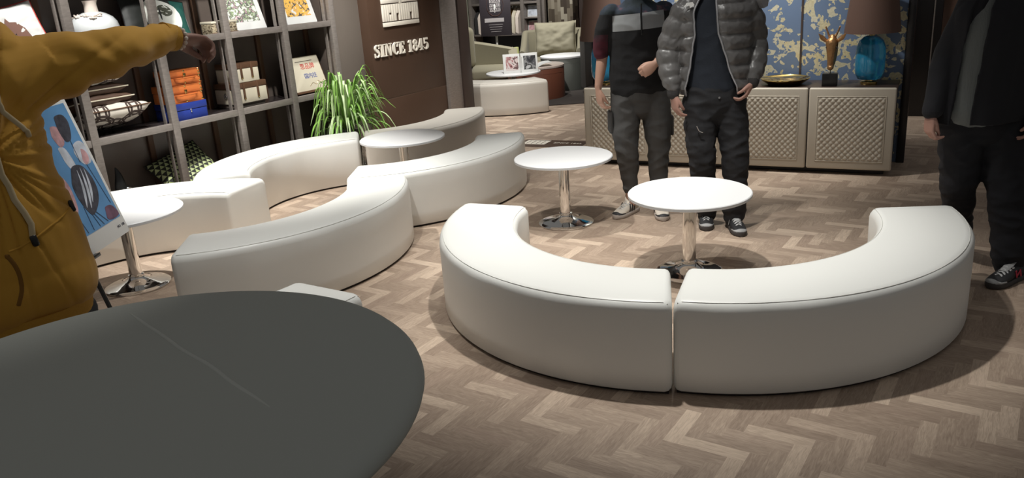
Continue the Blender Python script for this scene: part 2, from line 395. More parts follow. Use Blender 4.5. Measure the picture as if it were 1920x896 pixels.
def lathe(bm, prof, cx=0, cy=0, seg=40, Mx=ID, cap=True, wob=None):
    rs = []
    for r, z in prof:
        r = max(r, 1e-4)
        rs.append([Mx @ V((cx + r * math.cos(2 * PI * i / seg), cy + r * math.sin(2 * PI * i / seg), z)) for i in range(seg)])
    rings(bm, rs, cap); return bm
def catmull(pts, sub):
    if sub <= 1 or len(pts) < 3: return [tuple(p) for p in pts]
    out = []
    P = [pts[0]] + list(pts) + [pts[-1]]
    for i in range(1, len(P) - 2):
        for k in range(sub):
            t = k / sub
            out.append(tuple(0.5 * ((2 * b) + (-a + c) * t + (2 * a - 5 * b + 4 * c - d) * t * t + (-a + 3 * b - 3 * c + d) * t ** 3) for a, b, c, d in zip(P[i - 1], P[i], P[i + 1], P[i + 2])))
    out.append(tuple(pts[-1])); return out
def sweep(bm, pts, rad, seg=18, sub=4, ref=(1, 0, 0), round_ends=True, fn=None, cap=True):
    """tube with elliptical section along pts; rad entries r or (a along ref, b across)"""
    rd = [(r, r) if isinstance(r, (int, float)) else r for r in rad]
    C = catmull([(*p, *r) for p, r in zip(pts, rd)], sub)
    P = [V(c[:3]) for c in C]; Q = [c[3:] for c in C]
    ref = V(ref); rs = []; n = len(P)
    def ring(c, t, a, b, k):
        s = (ref - t * ref.dot(t))
        s = s.normalized() if s.length > 1e-4 else t.orthogonal().normalized()
        w = t.cross(s)
        out = []
        for i in range(seg):
            an = 2 * PI * i / seg; f = fn(k, an) if fn else 1.0
            out.append(c + s * a * math.cos(an) * f + w * b * math.sin(an) * f)
        return out
    T = []
    for i in range(n):
        d = P[min(i + 1, n - 1)] - P[max(i - 1, 0)]; T.append(d.normalized())
    if round_ends:
        m0 = min(Q[0])
        for th in (80, 55, 28): rs.append(ring(P[0] - T[0] * m0 * math.sin(R(th)), T[0], Q[0][0] * math.cos(R(th)), Q[0][1] * math.cos(R(th)), 0))
    for i in range(n): rs.append(ring(P[i], T[i], max(Q[i][0], 1e-4), max(Q[i][1], 1e-4), i / max(1, n - 1)))
    if round_ends:
        m1 = min(Q[-1])
        for th in (28, 55, 80): rs.append(ring(P[-1] + T[-1] * m1 * math.sin(R(th)), T[-1], Q[-1][0] * math.cos(R(th)), Q[-1][1] * math.cos(R(th)), 1))
    rings(bm, rs, cap); return bm
def ell(bm, c, r, seg=20, Mx=ID):
    Mt = Mx @ Matrix.Translation(c) @ Matrix.Diagonal((*r, 1))
    bmesh.ops.create_uvsphere(bm, u_segments=seg, v_segments=seg // 2 + 2, radius=1, matrix=Mt); return bm
def remeshed(name, bm, m, parent, voxel=0.006, smooth=3, fold=None, flat=None):
    """fuse overlapping closed pieces into one continuous skin, then move verts by fold(co, normal)"""
    bmesh.ops.recalc_face_normals(bm, faces=bm.faces)
    me = bpy.data.meshes.new(name); bm.to_mesh(me); bm.free()
    t = bpy.data.objects.new('tmp', me); col.objects.link(t)
    md = t.modifiers.new('r', 'REMESH'); md.mode = 'VOXEL'; md.voxel_size = voxel
    if smooth:
        s = t.modifiers.new('s', 'SMOOTH'); s.iterations = smooth; s.factor = 0.5
    dg = bpy.context.evaluated_depsgraph_get(); dg.update()
    out = bpy.data.meshes.new_from_object(t.evaluated_get(dg))
    bpy.data.objects.remove(t); bpy.data.meshes.remove(me)
    if fold:
        nn = [v.normal.copy() for v in out.vertices]
        for v, n in zip(out.vertices, nn): v.co = v.co + n * fold(v.co, n)
    out.name = name
    return link(name, out, m, parent, smooth=True, angle=80)
def fr(*cols3):
    """frame matrix from origin and three axes"""
    o, x, y, z = [V(c) for c in cols3]
    return Matrix(((x.x, y.x, z.x, o.x), (x.y, y.y, z.y, o.y), (x.z, y.z, z.z, o.z), (0, 0, 0, 1)))
uL, nL = (math.sin(R(34)), math.cos(R(34)), 0), (-math.cos(R(34)), math.sin(R(34)), 0)
LW = fr((0, 0, 0), uL, nL, (0, 0, 1))          # x along the shelf wall, y into it
uB, nB = (math.sin(R(117.5)), math.cos(R(117.5)), 0), (-math.cos(R(117.5)), math.sin(R(117.5)), 0)
BW = fr((0, 0, 0), uB, nB, (0, 0, 1))          # x along the wallpaper wall, y behind it
def T(x, y, z): return Matrix.Translation((x, y, z))
def rot(a, ax): return Matrix.Rotation(R(a), 4, ax)
def poly(bm, pts, y, th, Mx=ID):
    """flat outline in x,z extruded along +y by th"""
    a = [bm.verts.new(Mx @ V((x, y, z))) for x, z in pts]; b = [bm.verts.new(Mx @ V((x, y + th, z))) for x, z in pts]
    bm.faces.new(a); bm.faces.new(b[::-1]); n = len(pts)
    for i in range(n): bm.faces.new((a[i], b[i], b[(i + 1) % n], a[(i + 1) % n]))
    return bm
def text(name, body, size, Mx, m, parent, ext=0.0008, align='CENTER'):
    c = bpy.data.curves.new('t', 'FONT'); c.body = body; c.size = size; c.extrude = ext; c.align_x = align; c.align_y = 'CENTER'
    t = bpy.data.objects.new('tmp', c); col.objects.link(t)
    dg = bpy.context.evaluated_depsgraph_get(); dg.update()
    me = bpy.data.meshes.new_from_object(t.evaluated_get(dg)); bpy.data.objects.remove(t)
    if not len(me.vertices): return None
    me.transform(Mx @ rot(90, 'X')); me.name = name; me.materials.clear()
    return link(name, me, m, parent, smooth=False)

# ---------------------------------------------------------------- floor and walls
def build_floor():
    w, L = 0.062, 0.248
    a = R(-34); ax = V((math.cos(a), math.sin(a))); ay = V((-math.sin(a), math.cos(a)))
    bm = bmesh.new(); uvl = bm.loops.layers.uv.new('UVMap'); cl = bm.loops.layers.color.new('plank')
    rnd = random.Random(3)
    def plank(x, y, dx, dy, vert):
        q = [(x, y), (x + dx, y), (x + dx, y + dy), (x, y + dy)]
        P = [ax * s + ay * t for s, t in q]
        c = sum(P, V((0, 0))) / 4
        if not (-5.5 < c.x < 7.5 and 0.2 < c.y < 15.5): return
        cm = BW.inverted() @ V((c.x, c.y, 0))
        if c.x < -2.2 and c.y < 3: return
        f = bm.faces.new([bm.verts.new((v.x, v.y, 0)) for v in P])
        rc = rnd.random(); gc = rnd.random() ** 2; ou, ov = rnd.random() * 50, rnd.random() * 50
        uvs = [(0, 0), (L, 0), (L, w), (0, w)] if not vert else [(0, 0), (0, w), (L, w), (L, 0)]
        for lp, uv in zip(f.loops, uvs):
            lp[uvl].uv = (uv[0] + ou, uv[1] + ov); lp[cl] = (rc, gc, 0, 1)
    # herringbone: stair-stepped pairs of planks
    for i in range(-200, 260):
        for j in range(-60, 61):
            bx = i * w + 2 * L * j; by = i * w
            plank(bx, by, L, w, False)
            plank(bx - w, by, w, L, True)
    return struct(finish('floor', bm, 'floor', smooth=False))
build_floor()
struct(finish('floor_underlay', nbox(-9, 10, -1.5, 17, -0.06, -0.004), 'brown_trim', smooth=False))

# shelf wall (left), return panel and sign panel
struct(finish('wall_left', nbox(0.3, 5.93, 6.34, 6.5, 0, 3.2, LW), 'shelf_back', smooth=False))
struct(finish('wall_left_return', nbox(5.935, 6.40, 6.02, 6.5, 0, 3.2, LW, 0.003), 'taupe_wall'))
bm = nbox(6.40, 7.60, 5.90, 6.5, 0, 0.505, LW, 0.003); box(bm, 6.40, 7.60, 5.90, 6.5, 0.515, 3.2, LW, 0.003)
struct(finish('wall_sign_panel', bm, 'sign_panel'))
struct(finish('trim_1', nbox(6.402, 7.598, 5.905, 6.49, 0.505, 0.515, LW), 'groove', smooth=False))
struct(finish('trim_2', nbox(7.605, 7.86, 5.86, 6.5, 0, 3.2, LW, 0.004), 'post'))
struct(finish('trim_3', nbox(7.865, 8.05, 5.84, 6.6, 0, 3.2, LW, 0.004), 'brown_trim'))

# wallpaper wall (back)
bm = nbox(-2.795, -0.95, 7.30, 7.42, 0, 3.2, BW); box(bm, -0.935, -0.15, 7.30, 7.42, 0, 3.2, BW)
wp = finish('wall_back', bm, 'wallpaper', smooth=False); struct(wp)
struct(finish('trim_4', nbox(-0.95, -0.935, 7.292, 7.40, 0.0, 3.2, BW), 'brown_trim', smooth=False))
struct(finish('trim_5', nbox(-0.148, -0.09, 7.27, 7.44, 0, 3.2, BW, 0.004), 'black_trim'))
struct(finish('trim_6', nbox(-2.875, -2.797, 7.26, 7.44, 0, 3.2, BW, 0.004), 'black_trim'))
struct(finish('trim_7', nbox(-0.30, 0.12, 9.42, 9.56, 0, 3.2, BW, 0.004), 'black_trim'))
struct(finish('trim_8', nbox(0.04, 0.052, 9.40, 9.42, 0, 3.2, BW), 'post', smooth=False))
struct(finish('wall_right', nbox(0.125, 6.0, 9.52, 9.66, 0, 3.2, BW), 'copper_wall', smooth=False))
struct(finish('baseboard_right', nbox(0.125, 6.0, 9.49, 9.52, 0, 0.05, BW), 'black_trim', smooth=False))
struct(finish('wall_right_return', nbox(-0.28, 0.1, 9.6, 13.6, 0, 3.2, BW), 'brown_trim', smooth=False))
struct(finish('wall_far', nbox(-11.5, 0.2, 13.3, 13.5, 0, 3.2, BW), 'brown_trim', smooth=False))

# ---------------------------------------------------------------- curved benches
def bench(label, c, a0, a1, ri=0.818, ro=1.24, h=0.415, m='leather', group='white curved bench modules', flare=(0, 0)):
    c = V((*c, 0)); N = max(12, int(abs(a1 - a0) / 3))
    mid = R((a0 + a1) / 2); loc = c + V((math.cos(mid), math.sin(mid), 0)) * (ri + ro) / 2
    t = thing('curved_bench', label, 'bench', loc, group)
    # base: thin recessed plinth
    bm = bmesh.new()
    def sector(bm, ri, ro, z0, z1, b0, b1, rnd, lumps):
        # section: rounded rectangle in (r, z), swept by angle, with pulled-in rounded ends
        def sect(inset):
            s = []; q = max(rnd - 0.0, 0.001)
            for (rx, zx, st) in ((ro - q, z1 - q, 0), (ri + q, z1 - q, 90)):
                for k in range(5):
                    an = R(st + k * 22.5); s.append((rx + q * math.cos(an), zx + q * math.sin(an)))
            g = 0.006
            s.append((ri + 0.0, z0 + g)); s.append((ri + g, z0)); s.append((ro - g, z0)); s.append((ro, z0 + g))
            for k in (0.25, 0.5, 0.75): s.append((ro, z0 + g + (z1 - q - z0 - g) * k))
            cr_, cz = (ri + ro) / 2, (z0 + z1) / 2
            return [(cr_ + (r - cr_) * (1 - inset / (ro - ri) * 2), cz + (z - cz) * (1 - inset / (z1 - z0) * 2)) for r, z in s]
        rs = []
        rm = (ri + ro) / 2
        ends = [(rnd * (1 - math.cos(R(x))), rnd * (1 - math.sin(R(x)))) for x in (90, 60, 30, 0)]  # (dist from end along, inset)
        seq = []
        for k, x in enumerate((0, 30, 60, 90)):
            seq.append((rnd * 0.6 * (1 - math.sin(R(x))), rnd * 0.6 * (1 - math.cos(R(x)))))
        # seq: (distance from end, inset) from outermost: x=90 -> 0 dist, full inset
        st = [(R(b0) + d / rm, ins) for d, ins in seq[::-1]]
        inner = [(R(b0) + 0.6 * rnd / rm + (R(b1 - b0) - 1.2 * rnd / rm) * k / N, 0) for k in range(1, N)]
        en = [(R(b1) - d / rm, ins) for d, ins in seq]
        for an, ins in st + inner + en:
            rs.append([V((c.x + r * math.cos(an), c.y + r * math.sin(an), z)) for r, z in sect(ins)])
        rings(bm, rs, True)
    sector(bm, ri + 0.012, ro - 0.012, 0.0, 0.02, a0 + 0.7, a1 - 0.7, 0.002, False)
    finish('base', bm, 'plinth', t, smooth=False)
    bm = bmesh.new(); sector(bm, ri, ro, 0.014, h, a0, a1, 0.046, True)
    rr = random.Random(int(abs(a0 * 7 + c.x * 31)))
    sd = rr.random() * 40
    for v in bm.verts:
        z = v.co.z
        k = max(0, 1 - abs(z - (h - 0.05)) / 0.06)
        nz = noise.noise(V((v.co.x * 6 + sd, v.co.y * 6, z * 18))) * 0.006 * k
        dr = V((v.co.x - c.x, v.co.y - c.y, 0)).normalized()
        v.co += dr * nz
    ub = finish('upholstery', bm, m, t, angle=50)
    for rad in (ro - 0.022, ri + 0.022):                                  # piped seams round the lid
        bm = bmesh.new()
        pts = []
        for k in range(N + 1):
            an = R(a0 + 1.6) + R(a1 - a0 - 3.2) * k / N
            pts.append((c.x + rad * math.cos(an), c.y + rad * math.sin(an), h - 0.0062))
        sweep(bm, pts, [0.0013] * len(pts), seg=6, sub=1, ref=(0, 0, 1), round_ends=False)
        finish('piping', bm, 'leather_seam' if m == 'leather' else m, ub)
    for aa in (a0, a1):                                                    # corner tucks at the ends of the lid
        for rad in (ro - 0.02, ri + 0.02):
            an = R(aa) + (R(0.9) if aa == a0 else -R(0.9))
            bm = bmesh.new(); sweep(bm, [(c.x + rad * math.cos(an), c.y + rad * math.sin(an), h - 0.012), (c.x + (rad + 0.004) * math.cos(an), c.y + (rad + 0.004) * math.sin(an), h - 0.05)], [0.0025, 0.0015], seg=6, sub=1)
            finish('corner_tuck', bm, 'leather_seam' if m == 'leather' else m, ub)
    return t
bench('front white curved bench, left half of the pair, one end near the chrome table', (0.85, 4.183), 154.5, 259.2)
bench('front white curved bench, right half of the pair, ending beside the person in black', (1.069, 4.136), -111.2, -6)
bench('white curved bench in the middle, bulging forward just behind the big grey table', (-1.913, 5.272), -85, 14.5)
bench('white curved bench whose left end is hidden behind the middle curved bench', (-1.075, 6.793), -93, 4)
bench('brightly lit white curved bench before the display shelf, hollow side towards the room', (-1.157, 6.25), 99, 197.5)
bench('white curved bench wrapped around the table at the left edge, beside the poster', (-2.22, 4.62), 68, 160)
bench('cream-tinted curved bench beside the sign wall, hollow side towards the plant', (-1.43, 8.29), -81, 7, m='beige_leather')
bench('white curved bench of which only a corner shows behind the big grey table', (-1.71, 3.98), -122.5, -32.5)
bench('white curved bench in the far lounge with a twin photo frame behind it', (0.13, 11.40), -150, -68, m='beige_leather', group='white curved bench modules')

# ---------------------------------------------------------------- chrome pedestal tables
def table(label, c, r=0.34, h=0.48, base=0.195, group='low round chrome pedestal tables'):
    t = thing('pedestal_table', label, 'table', (*c, 0), group)
    x, y = c
    top = lathe(bmesh.new(), [(0.001, h - 0.022), (r - 0.006, h - 0.022), (r - 0.001, h - 0.019), (r, h - 0.015), (r, h - 0.006), (r - 0.001, h - 0.003), (r - 0.004, h), (0.001, h)], x, y, 72)
    tp = finish('tabletop', top, 'laminate', t, angle=30)
    finish('edge_band', lathe(bmesh.new(), [(r - 0.002, h - 0.0185), (r + 0.0008, h - 0.0185), (r + 0.0008, h - 0.0045), (r - 0.002, h - 0.0045)], x, y, 72), 'laminate_edge', tp, angle=30)
    finish('column', lathe(bmesh.new(), [(0.0385, 0.05), (0.0385, h - 0.03)], x, y, 32), 'chrome', t)
    finish('collar', lathe(bmesh.new(), [(0.042, 0.052), (0.048, 0.058), (0.048, 0.075), (0.0415, 0.08), (0.0388, 0.082)], x, y, 32), 'chrome', t, angle=50)
    finish('mounting_plate', lathe(bmesh.new(), [(0.07, h - 0.031), (0.09, h - 0.0225)], x, y, 32), 'chrome', t)
    finish('base', lathe(bmesh.new(), [(base - 0.005, 0.0), (base, 0.003), (base, 0.009), (base - 0.006, 0.014), (base - 0.03, 0.018), (0.13, 0.024), (0.09, 0.033), (0.065, 0.044), (0.05, 0.058), (0.045, 0.07)], x, y, 64), 'chrome', t, angle=50)
    return t
table('low round white table inside the pair of front curved benches', (1.006, 4.354))
table('low round white table by the free bench end, chrome base fully visible', (0.392, 5.483))
table('low round white table between the cream bench and the bench behind the middle one', (-0.847, 6.64), 0.35)
table('low round white table half hidden by the poster and the person in mustard', (-2.36, 4.79), 0.35)

# big round table with a pale stretch cover in the foreground
TX, TY, TR, TH = -0.735, 1.33, 0.548, 1.01
t = thing('round_bar_table', 'big round table under a grey stretch cover with a crease, in the lower left foreground', 'table', (TX, TY, 0))
prof = [(0.02, TH - 0.045), (TR - 0.05, TH - 0.045), (TR - 0.010, TH - 0.044), (TR + 0.003, TH - 0.036), (TR + 0.006, TH - 0.026), (TR + 0.003, TH - 0.016), (TR - 0.006, TH - 0.007), (TR - 0.020, TH - 0.002), (TR - 0.040, TH), (0.3, TH), (0.02, TH)]
cov = lathe(bmesh.new(), prof, TX, TY, 128)
finish('table_cover', cov, 'cloth', t, angle=50)
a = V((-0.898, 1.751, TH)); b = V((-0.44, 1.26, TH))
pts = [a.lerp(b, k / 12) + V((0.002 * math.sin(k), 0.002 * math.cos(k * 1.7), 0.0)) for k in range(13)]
finish('crease', sweep(bmesh.new(), pts, [(0.001, 0.001)] + [(0.0040, 0.0016)] * 2 + [(0.0045, 0.0022)] * 6 + [(0.004, 0.0012), (0.004, 0.0007), (0.003, 0.0004)] + [(0.001, 0.0003)], seg=12, sub=2, ref=(0.73, 0.68, 0)), 'cloth_highlight', t)
# the cover tapers to a bundle around the post and flares over the foot
finish('cover_skirt', lathe(bmesh.new(), [(TR - 0.04, TH - 0.044), (0.30, TH - 0.25), (0.13, TH - 0.5), (0.08, 0.45), (0.12, 0.2), (0.26, 0.02), (0.26, 0.0)], TX, TY, 48, cap=False), 'cloth', t)

# ---------------------------------------------------------------- display shelf
S_POST = [1.27, 1.93, 2.61, 3.285, 3.975, 4.63, 5.265, 5.88]
t = thing('display_shelf', 'tall taupe metal display shelf of square bays along the left wall', 'shelf', LW @ V((3.9, 6.1, 0)))
for s in S_POST:
    bm = nbox(s - 0.031, s + 0.031, 5.88, 5.925, 0, 2.75, LW, 0.002)
    po = finish('post', bm, 'post', t)
    finish('inner_track', nbox(s - 0.046, s - 0.036, 5.94, 5.975, 0, 2.75, LW, 0.001), 'post', po)
    finish('rear_post', nbox(s - 0.024, s + 0.024, 6.27, 6.30, 0, 2.75, LW, 0.002), 'brown_leather', po)
for z in (0.075, 0.705, 1.36, 2.02, 2.70):
    e = finish('shelf_board', nbox(S_POST[0] - 0.03, S_POST[-1] + 0.03, 5.93, 6.335, z - 0.012, z + 0.018, LW, 0.002), 'shelf_top', t)
    for a, b in zip(S_POST, S_POST[1:]):
        finish('front_rail', nbox(a + 0.0315, b - 0.0315, 5.885, 5.928, z - 0.026, z + 0.026, LW, 0.002), 'post', e)
finish('back_panel', nbox(S_POST[0], S_POST[-1] + 0.02, 6.302, 6.335, 0, 2.75, LW), 'shelf_back', t, smooth=False)
finish('side_panel', nbox(5.905, 5.928, 5.93, 6.30, 0, 2.75, LW, 0.001), 'shelf_back', t)
ZB = 0.018   # board top above board level
zs = [0.075 + ZB, 0.705 + ZB, 1.36 + ZB]

def pillow(name, w, h, th, m, parent, Mx, seed=0, n=26, wr=0.010):
    bm = bmesh.new(); uvl = bm.loops.layers.uv.new('UVMap')
    def P(i, j, s):
        u, v = i / n * 2 - 1, j / n * 2 - 1
        pin = 1 - 0.07 * (1 - abs(v) ** 2) * 1 - 0.0
        x = u * w / 2 * (1 - 0.06 * (1 - v * v)); z = v * h / 2 * (1 - 0.06 * (1 - u * u))
        b = max(0, (1 - u ** 4)) ** 0.55 * max(0, (1 - v ** 4)) ** 0.55
        wv = noise.noise(V((u * 2.3 + seed, v * 2.3, seed * 3 + s))) * wr * 2 * b + noise.noise(V((u * 6 + seed, v * 6, seed))) * wr * b
        return V((x, s * (th / 2 * b + wv * 0.7), z))
    for s in (-1, 1):
        g = [[bm.verts.new(Mx @ P(i, j, s)) for j in range(n + 1)] for i in range(n + 1)]
        for i in range(n):
            for j in range(n):
                q = [(i, j), (i + 1, j), (i + 1, j + 1), (i, j + 1)]
                if s == 1: q = q[::-1]
                f = bm.faces.new([g[a][b] for a, b in q])
                for lp, (a, b) in zip(f.loops, q): lp[uvl].uv = (a / n, b / n)
    bmesh.ops.remove_doubles(bm, verts=bm.verts, dist=1e-5)
    return finish(name, bm, m, parent, angle=75)
def piping(parent, w, h, Mx, m, r=0.005):
    bm = bmesh.new(); pts = []
    for k in range(61):
        tt = k / 60 * 4; e = int(tt) % 4; f = (tt - int(tt)) * 2 - 1
        u, v = [(f, -1), (1, f), (-f, 1), (-1, -f)][e]
        pts.append(Mx @ V((u * w / 2 * (1 - 0.06 * (1 - v * v)), 0, v * h / 2 * (1 - 0.06 * (1 - u * u)))))
    sweep(bm, pts, [r] * 61, seg=6, sub=1, ref=(0.3, 0.2, 1), round_ends=False)
    return finish('piping', bm, m, parent)

# --- row above the upper rail
def case(label, s0, s1, z0, z1, c0, c1, body, trimm, stud, lid=None, handle=None, straps=False, yaw=0, group=None, knob=True):
    w, d, h = s1 - s0, c1 - c0, z1 - z0
    Mx = LW @ T((s0 + s1) / 2, (c0 + c1) / 2, z0) @ rot(yaw, 'Z')
    t = thing('storage_case', label, 'case', Mx @ V((0, 0, 0)), group)
    zl = h * 0.72 if lid else h * 0.60
    finish('body', nbox(-w / 2, w / 2, -d / 2, d / 2, 0, zl - 0.003, Mx, 0.004), body, t)
    ld = finish('lid', nbox(-w / 2 - 0.004, w / 2 + 0.004, -d / 2 - 0.004, d / 2 + 0.004, zl, h, Mx, 0.006), lid or body, t)
    if stud:
        for sx in (-1, 0, 1):
            for zz in (0.012, zl - 0.012, zl + 0.012, h - 0.01):
                bm = bmesh.new(); ell(bm, (sx * (w / 2 - 0.012), -d / 2 - 0.005, zz), (0.009, 0.005, 0.009), 10, Mx); finish('stud', bm, stud, ld)
        for zz in (0.004, zl - 0.001, h - 0.004):
            finish('edge_trim', nbox(-w / 2 - 0.003, w / 2 + 0.003, -d / 2 - 0.0055, -d / 2 - 0.002, zz - 0.004, zz + 0.004, Mx), trimm, ld, smooth=False)
    if handle:
        pts = [Mx @ V((x, y, zl * 0.72)) for x, y in ((-w * 0.3, -d / 2), (-w * 0.28, -d / 2 - 0.02), (0, -d / 2 - 0.028), (w * 0.28, -d / 2 - 0.02), (w * 0.3, -d / 2))]
        finish('handle', sweep(bmesh.new(), pts, [(0.005, 0.009)] * 5, seg=10, ref=(0, 0, 1)), handle, t)
        bm = nbox(-0.013, 0.013, -d / 2 - 0.012, -d / 2, zl - 0.008, zl + 0.02, Mx, 0.003); finish('lock', bm, 'gold', t)
    if straps:
        for sx in (-0.20, 0.22):
            x = w * sx
            st = finish('strap', nbox(x - 0.011, x + 0.011, -d / 2 - 0.008, -d / 2 - 0.001, h * 0.18, h + 0.003, Mx, 0.002), 'brown_leather', t)
            bm = bmesh.new(); ell(bm, (x, -d / 2 - 0.009, h * 0.22), (0.008, 0.004, 0.008), 12, Mx); finish('buckle', bm, 'gold', st)
        bm = bmesh.new(); 
        ringp = [Mx @ V((-w / 2 - 0.006, -d * 0.06 + 0.020 * math.cos(a), h * 0.40 + 0.023 * math.sin(a))) for a in [k * PI / 8 for k in range(17)]]
        sweep(bm, ringp, [0.0035] * 17, seg=8, sub=1, ref=(1, 0.1, 0), round_ends=False)
        ell(bm, (-w / 2 - 0.004, -d * 0.06, h * 0.40), (0.004, 0.010, 0.012), 12, Mx)
        finish('ring_pull', bm, 'silver', t)
    if not handle and not straps and knob:
        bm = bmesh.new(); ell(bm, (0.0, -d / 2 - 0.004, h * 0.5), (0.007, 0.006, 0.016), 12, Mx); finish('knob', bm, 'silver', t)
    return t
g1 = 'leather cases stacked on the lower shelf'
case('royal blue leather box under the two orange cases', 4.035, 4.350, zs[1], zs[1] + 0.140, 5.96, 6.22, 'blue', 'blue', None, lid=None, group=g1)
case('lower of two orange studded leather cases, on the blue box', 4.015, 4.338, zs[1] + 0.141, zs[1] + 0.285, 5.97, 6.18, 'orange', 'orange_edge', 'gold', handle='orange_edge', group=g1)
case('upper orange studded leather case, topmost of its stack', 4.045, 4.350, zs[1] + 0.289, zs[1] + 0.405, 5.98, 6.16, 'orange', 'orange_edge', 'gold', handle='orange_edge', group=g1)
case('flat grey-beige box beneath the two cream cases', 4.68, 5.01, zs[1], zs[1] + 0.035, 6.0, 6.24, 'taupe_wall', 'taupe_wall', None, group=g1, knob=False)
case('lower cream leather case with brown lid and straps', 4.665, 5.03, zs[1] + 0.036, zs[1] + 0.215, 5.98, 6.24, 'cream', 'brown_leather', None, lid='brown_leather', straps=True, group=g1)
case('upper cream leather case with brown lid and straps, topmost of its stack', 4.695, 4.970, zs[1] + 0.218, zs[1] + 0.385, 5.98, 6.22, 'cream', 'brown_leather', None, lid='brown_leather', straps=True, group=g1)

def cushion(label, w, h, th, m, Mx, seed, pipe=None, name='cushion', group='cushions on the display shelf', wr=0.010):
    t = thing(name, label, 'cushion', Mx @ V((0, 0, 0)), group)
    pillow('cushion_cover', w, h, th, m, t, Mx, seed, wr=wr)
    piping(t, w, h, Mx, pipe or m)
    return t
cushion('white cushion with brown trellis print lying at the bottom of the cushion stack', 0.54, 0.40, 0.15, 'lattice', LW @ T(3.56, 6.13, zs[1] + 0.125) @ rot(69, 'X'), 1, 'brown_leather')
cushion('plain dark brown satin cushion lying on the trellis print cushion', 0.46, 0.34, 0.12, 'brown_cushion', LW @ T(3.50, 6.15, zs[1] + 0.245) @ rot(80, 'X'), 2, 'cream')
cushion('second plain brown satin cushion, just below the topmost of the stack', 0.44, 0.32, 0.10, 'brown_cushion', LW @ T(3.48, 6.15, zs[1] + 0.335) @ rot(84, 'X'), 5, 'cream')
cushion('white cushion with brown trellis print on top of the brown cushions', 0.42, 0.32, 0.07, 'lattice', LW @ T(3.46, 6.14, zs[1] + 0.410) @ rot(84, 'X'), 3, 'brown_leather')
cushion('black and green cushion printed with a butterfly on white, leaning in the top row', 0.62, 0.40, 0.10, 'butterfly', LW @ T(4.14, 6.12, zs[2] + 0.165) @ rot(12, 'Y') @ rot(-28, 'X'), 4, 'black_plastic')
cushion('green and black cushion with triangle print on the bottom shelf', 0.52, 0.44, 0.15, 'triangles', LW @ T(4.14, 6.10, zs[0] + 0.19) @ rot(-14, 'Y') @ rot(-46, 'X'), 6, 'cuff_dark')
# white cushion with a horse's head, at the far left
Mx = LW @ T(2.985, 6.06, zs[2] + 0.165) @ rot(-10, 'Y') @ rot(-14, 'X')
t = cushion('white cushion with a brown horse head and red edge, behind the pointing arm', 0.42, 0.36, 0.10, 'paper', Mx, 8, 'red_ink')
hp = [(-0.06, -0.13), (-0.01, -0.02), (-0.07, -0.05), (-0.10, -0.09), (-0.125, -0.075), (-0.11, -0.03), (-0.06, 0.045), (-0.035, 0.09), (-0.02, 0.06), (0.02, 0.05), (0.06, 0.0), (0.09, -0.13)]
finish('horse_print', poly(bmesh.new(), hp, -0.056, 0.006, Mx), 'horse_a', t, smooth=False)

# porcelain vase with applied flowers
vx = LW @ V((3.60, 6.10, zs[2]))
t = thing('flower_vase', 'squat white porcelain vase with modelled flowers on its shoulder', 'vase', vx)
MV = Matrix.Translation(vx)
prof = [(0.06, 0), (0.105, 0.01), (0.15, 0.05), (0.172, 0.10), (0.175, 0.14), (0.165, 0.18), (0.14, 0.215), (0.10, 0.24), (0.065, 0.255)]
finish('body', lathe(bmesh.new(), prof, seg=48, Mx=MV), 'porcelain', t, angle=60)
finish('neck', lathe(bmesh.new(), [(0.05, 0.25), (0.047, 0.28), (0.045, 0.31), (0.05, 0.33), (0.054, 0.34), (0.04, 0.34), (0.036, 0.27)], seg=32, Mx=MV), 'bisque', t, angle=60)
rd = random.Random(2)
for k in range(9):
    a = R(170 + k * 17 + rd.random() * 10); rr_ = 0.09 + 0.045 * rd.random(); z = 0.245 - (rr_ - 0.07) * 0.55
    bm = bmesh.new(); cx, cy = rr_ * math.cos(a), rr_ * math.sin(a)
    for q in range(6):
        b = q * PI / 3; ell(bm, (cx + 0.017 * math.cos(b), cy + 0.017 * math.sin(b), z + 0.006), (0.013, 0.013, 0.007), 8, MV)
    ell(bm, (cx, cy, z + 0.012), (0.008, 0.008, 0.008), 8, MV)
    finish('flower', bm, 'bisque', t)
bm = bmesh.new(); pts = [MV @ V((0.12 * math.cos(a) * (1.0 + 0.1 * math.sin(5 * a)), 0.12 * math.sin(a) * (1 + 0.1 * math.sin(5 * a)), 0.235 + 0.008 * math.sin(7 * a))) for a in [R(150 + 12 * k) for k in range(16)]]
sweep(bm, pts, [0.005] * 16, seg=8, sub=2, ref=(0, 0, 1)); finish('twig', bm, 'bisque', t)

# small carved box
Mx = LW @ T(4.67, 6.03, zs[2])
t = thing('carved_box', 'small dark carved trinket box with pale rim behind the second upright', 'box', Mx @ V((0, 0, 0)))
finish('body', nbox(-0.13, 0.13, -0.07, 0.07, 0, 0.085, Mx, 0.003), 'carved', t)
finish('lid', nbox(-0.135, 0.135, -0.075, 0.075, 0.086, 0.103, Mx, 0.003), 'cream', t)
finish('foot_rim', nbox(-0.136, 0.136, -0.076, -0.0705, 0.0, 0.012, Mx, 0.002), 'brown_leather', t)

